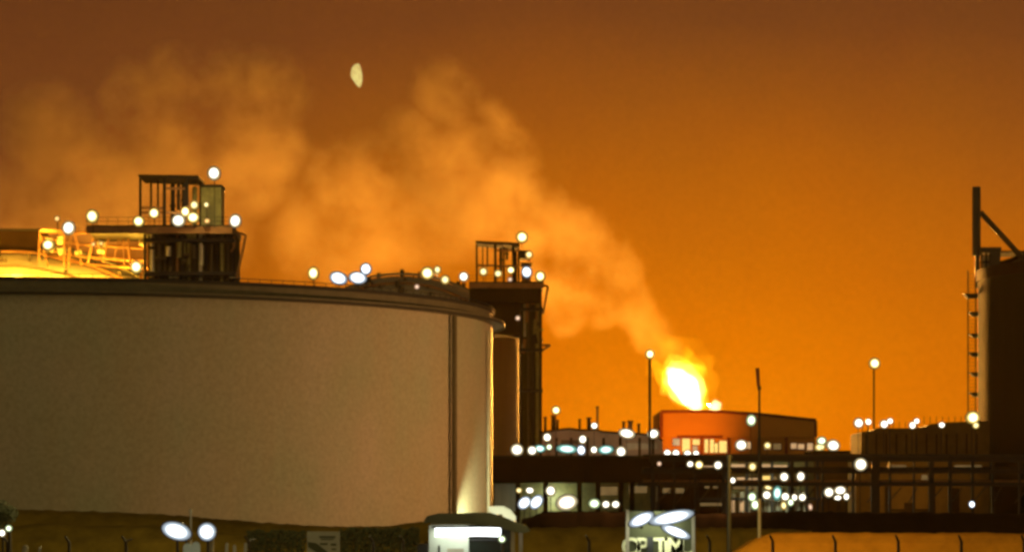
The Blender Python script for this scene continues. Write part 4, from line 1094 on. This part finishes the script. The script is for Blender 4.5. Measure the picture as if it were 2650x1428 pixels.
gH = 'lamps around the red hall'
for a in [
    (1944, 1087, 26, 26, 'G', 'round lamp high on the face of the red hall', 560),
    (1918, 1151, 26, 26, 'W', 'white lamp in the middle of the red hall windows', 560),
    (2126, 1140, 26, 18, 'G', 'upper greenish lamp at the right corner of the red hall', 540),
    (2156, 1152, 34, 26, 'W', 'large white lamp right of the red hall corner', 540),
    (2122, 1156, 26, 20, 'L', 'pale lamp under the greenish one at the hall corner', 541),
    (1727, 1171, 17, 17, 'W', 'leftmost of four white lamps under the bright hall windows', 530),
    (1749, 1173, 21, 21, 'W', 'second of four white lamps under the bright hall windows', 530),
    (1779, 1174, 20, 20, 'W', 'third of four white lamps under the bright hall windows', 530),
    (1801, 1173, 16, 16, 'W', 'rightmost of four white lamps under the bright hall windows', 530),
    (1986, 1152, 17, 17, 'L', 'pale yellow lamp in the right half of the hall windows', 560)]:
    lamp(a[0], a[1], a[2], a[6], a[4], a[5], gH, 0, a[3])
gK = 'lamps in and behind the pipe rack'
for a in [
    (1706, 1199, 12, 12, 'P', 'tiny pink lamp on the rack left of the warm pair'),
    (1786, 1200, 15, 15, 'W', 'small white lamp left of the yellow one on the rack'),
    (1809, 1202, 20, 20, 'Y', 'yellow lamp left of the lit slot on the rack'),
    (1858, 1203, 22, 20, 'W', 'white lamp at the right end of the lit slot on the rack'),
    (1947, 1207, 21, 21, 'L', 'pale yellow lamp between the upper lit openings of the frame'),
    (1896, 1242, 15, 15, 'W', 'small white lamp at the left end of the middle lit openings'),
    (2029, 1233, 22, 22, 'W', 'left one of two round white lamps under the second rack beam'),
    (2072, 1232, 22, 22, 'W', 'right one of two round white lamps under the second rack beam'),
    (1946, 1285, 23, 23, 'G', 'greenish lamp, left one of the low cluster, upper'),
    (1954, 1305, 24, 24, 'G', 'greenish lamp, left one of the low cluster, lower'),
    (1984, 1280, 21, 21, 'W', 'white lamp left of the tall teal lamp in the low cluster'),
    (1988, 1261, 22, 10, 'L', 'flat pale lamp above the white one in the low cluster'),
    (2011, 1275, 22, 34, 'T', 'tall teal lamp in the middle of the low cluster'),
    (2032, 1284, 20, 20, 'W', 'white lamp just right of the tall teal lamp'),
    (2056, 1286, 15, 17, 'W', 'small white lamp in the right half of the low cluster'),
    (2076, 1286, 18, 19, 'W', 'rightmost white lamp of the low cluster'),
    (2046, 1299, 17, 17, 'G', 'lowest round lamp in the right half of the low cluster'),
    (2028, 1307, 14, 22, 'L', 'dim yellow lamp at the bottom of the low cluster'),
    (2097, 1311, 11, 18, 'P', 'dim peach lamp at ground level right of the low cluster'),
    (2145, 1273, 24, 24, 'W', 'left lamp of the group of four beside the second lit frame'),
    (2174, 1268, 27, 22, 'W', 'top lamp of the group of four beside the second lit frame'),
    (2168, 1287, 18, 12, 'W', 'bottom lamp of the group of four beside the second lit frame'),
    (2190, 1284, 16, 17, 'W', 'right lamp of the group of four beside the second lit frame'),
    (2227, 1201, 31, 31, 'W', 'large white lamp on the top rack beam below the brown tank corner'),
    (2515, 1304, 16, 16, 'B', 'lone small white lamp low at the right under the rack')]:
    lamp(a[0], a[1], a[2], 396, a[4], a[5], gK, 0, a[3])
gT = 'lamps along the top of the brown tank'
for a in [
    (2222, 1094, 23, 'W', 'white lamp at the left corner of the brown tank top', 0),
    (2247, 1091, 16, 'W', 'smaller lamp right next to the corner lamp of the brown tank', 0),
    (2288, 1097, 20, 'W', 'lower lamp of the second pair on the brown tank', 0),
    (2303, 1089, 15, 'W', 'upper small lamp of the second pair on the brown tank', 0),
    (2361, 1100, 17, 'W', 'lower lamp of the third pair on the brown tank', 0),
    (2372, 1089, 14, 'W', 'upper small lamp of the third pair on the brown tank', 0),
    (2437, 1099, 15, 'W', 'single small lamp on the high part of the brown tank', 0),
    (2517, 1080, 32, 'Y', 'big warm lamp at the foot of the caged ladder', 0),
    (2525, 1100, 17, 'L', 'small yellow lamp under the big warm one by the ladder', 0)]:
    lamp(a[0], a[1], a[2], 448, a[3], a[4], gT, 0)
gS = 'lamps under the shed'
for a in [
    (1343, 1268, 14, 14, 0, 'L', 'small yellow lamp above the slanted pair under the shed'),
    (1371, 1268, 19, 16, 0, 'W', 'small white lamp above the slanted pair under the shed'),
    (1425, 1269, 25, 25, 0, 'W', 'round white lamp above and between the big shed lamps'),
    (1357, 1300, 36, 26, -52, 'B', 'left one of the slanted pair of cool lamps under the shed'),
    (1388, 1298, 38, 27, -52, 'B', 'right one of the slanted pair of cool lamps under the shed'),
    (1467, 1299, 50, 38, 0, 'W', 'largest round white lamp under the shed'),
    (1538, 1302, 27, 25, 0, 'G', 'greenish lamp, left one of the row of three under the shed'),
    (1568, 1304, 19, 18, 0, 'W', 'middle one of the row of three under the shed'),
    (1593, 1304, 19, 18, 0, 'W', 'right one of the row of three under the shed')]:
    lamp(a[0], a[1], a[2], 385, a[5], a[6], gS, 0, a[3], a[4])
gE = 'lamps over the entrance sign'
for a in [(1660, 1343, 68, 27, -18, 'left slanted lamp over the entrance sign'), (1738, 1338, 104, 32, -12, 'long upper right lamp over the entrance sign'),
          (1749, 1375, 76, 23, 17, 'lower right lamp over the entrance sign, tilting down')]:
    lamp(a[0], a[1], a[2], 130, 'B', a[5], gE, Z(a[1], 130) - 0.4, a[3], a[4])
gL = 'heads of the twin lamp at lower left'
for a in [(457, 1373, 68, 42, 14, 'wide left head of the twin lamp at the lower left'), (536, 1375, 47, 42, 14, 'rounder right head of the twin lamp at the lower left')]:
    lamp(a[0], a[1], a[2], 137, 'B', a[5], gL, 0, a[3], a[4])
lamp(23, 1366, 16, 140, 'G', 'small white lamp under the tree top, upper right of two', 'lamps at the left edge', 0)
lamp(6, 1378, 18, 140, 'W', 'small white lamp at the very left edge, lower left of two', 'lamps at the left edge', 0)
lamp(1299, 1394, 18, 147, 'G', 'small round lamp below the right end of the booth tube light', 'lamps at the booth', Z(1440, 147))
gP = 'lit lamp masts against the orange sky'
lamp(1682, 916, 22, 520, 'Y', 'lit lamp on a tall thin mast just left of the flame', gP, 0, name='lamp_mast', cat='street lamp', pole=0.24)
lamp(2263, 940, 26, 480, 'Y', 'lit lamp on a tall faint mast right of the red hall', gP, 0, name='lamp_mast', cat='street lamp', pole=0.14)

# ------------------------------------------------------------------ the light these lamps throw, and unseen lights added to it
SOD = (1.0, 0.50, 0.035)
for px_ in (-80, 40, 150, 260, 345):
    yf_ = 435 - math.sqrt(21.8 ** 2 - M(px_ - 60, 425) ** 2) + 1.5
    light('dome_flood', 'POINT', (X(px_, yf_), yf_, 37.4), 4500, SOD, 0.5)
light('dome_flood', 'POINT', (X(120, 420), 419, 44.5), 2600, SOD, 0.5)
light('dome_flood', 'POINT', (X(-20, 420), 416, 41.5), 2600, SOD, 0.5)
light('workshop_fill', 'POINT', (X(2360, 415), 417, Z(1280, 415)), 900, (1.0, 0.6, 0.12), 0.3)  # unseen lamp added to lift the dark wall under the rack
light('plant_flood', 'POINT', (X(1480, 560), 558, Z(1165, 560)), 1500, (1.0, 0.74, 0.48), 0.6)
light('plant_flood', 'POINT', (X(1640, 560), 558, Z(1160, 560)), 1500, (1.0, 0.74, 0.48), 0.6)
light('twin_lamp_light', 'POINT', (X(500, 135), 134.5, Z(1378, 135)), 60, (0.9, 1.0, 0.8), 0.3)
light('bridge_flood', 'POINT', (X(200, 415), 414, Z(640, 415)), 1300, SOD, 0.4)
light('deck_flood', 'POINT', (X(470, 409), 409, Z(560, 409)), 500, (1.0, 0.78, 0.35), 0.4)
light('deck_flood', 'POINT', (X(540, 409), 405, Z(530, 409)), 900, (1.0, 0.76, 0.22), 0.4)
light('deck_flood', 'POINT', (X(510, 409), 402, Z(650, 409)), 500, (1.0, 0.62, 0.25), 0.4)
light('dome_flood', 'POINT', (X(1130, 520), 520, Z(712, 520)), 700, (1.0, 0.75, 0.3), 0.4)
light('tank_flood', 'POINT', (X(1310, 495), 488, Z(1000, 495)), 6000, (1.0, 0.50, 0.10), 0.8)
light('sand_flood', 'POINT', (X(2150, 150), 160, 6.5), 3400, (1.0, 0.50, 0.05), 0.3)
light('foreground_fill', 'POINT', (X(300, 100), 150, 9), 9000, (0.95, 0.80, 0.32), 0.5)  # unseen lights added to brighten the grass banks in front
light('foreground_fill', 'POINT', (X(1500, 120), 145, 9), 2600, (0.95, 0.75, 0.30), 0.5)
light('tank_side_fill', 'SPOT', (30.0, 236.0, 11.0), 36000, (1.0, 0.50, 0.18), 1.0, (-12, 248, 10), 90, 0.7)  # unseen lamp added to warm the right side of the tan tank
light('plant_flood', 'POINT', (X(2010, 430), 436, Z(1262, 430)), 1500, (0.85, 1.0, 0.75), 0.4)
light('plant_flood', 'POINT', (X(1440, 420), 431, Z(1290, 420)), 700, (0.8, 1.0, 0.85), 0.4)

# ------------------------------------------------------------------ night haze
hz = MB().box(-500, 500, -60, 1250, -2.0, 130).build('haze', MT['steel'])
hm, ht, ho = new_mat('haze_volume')
hv = ht.add('ShaderNodeVolumePrincipled'); hv.inputs['Color'].default_value = (0.95, 0.74, 0.28, 1); hv.inputs['Density'].default_value = 0.00003
hv.inputs['Anisotropy'].default_value = 0.15
ht.l.new(hv.outputs[0], ho.inputs['Volume'])
hz.data.materials.clear(); hz.data.materials.append(hm)
tag(hz, kind='stuff')
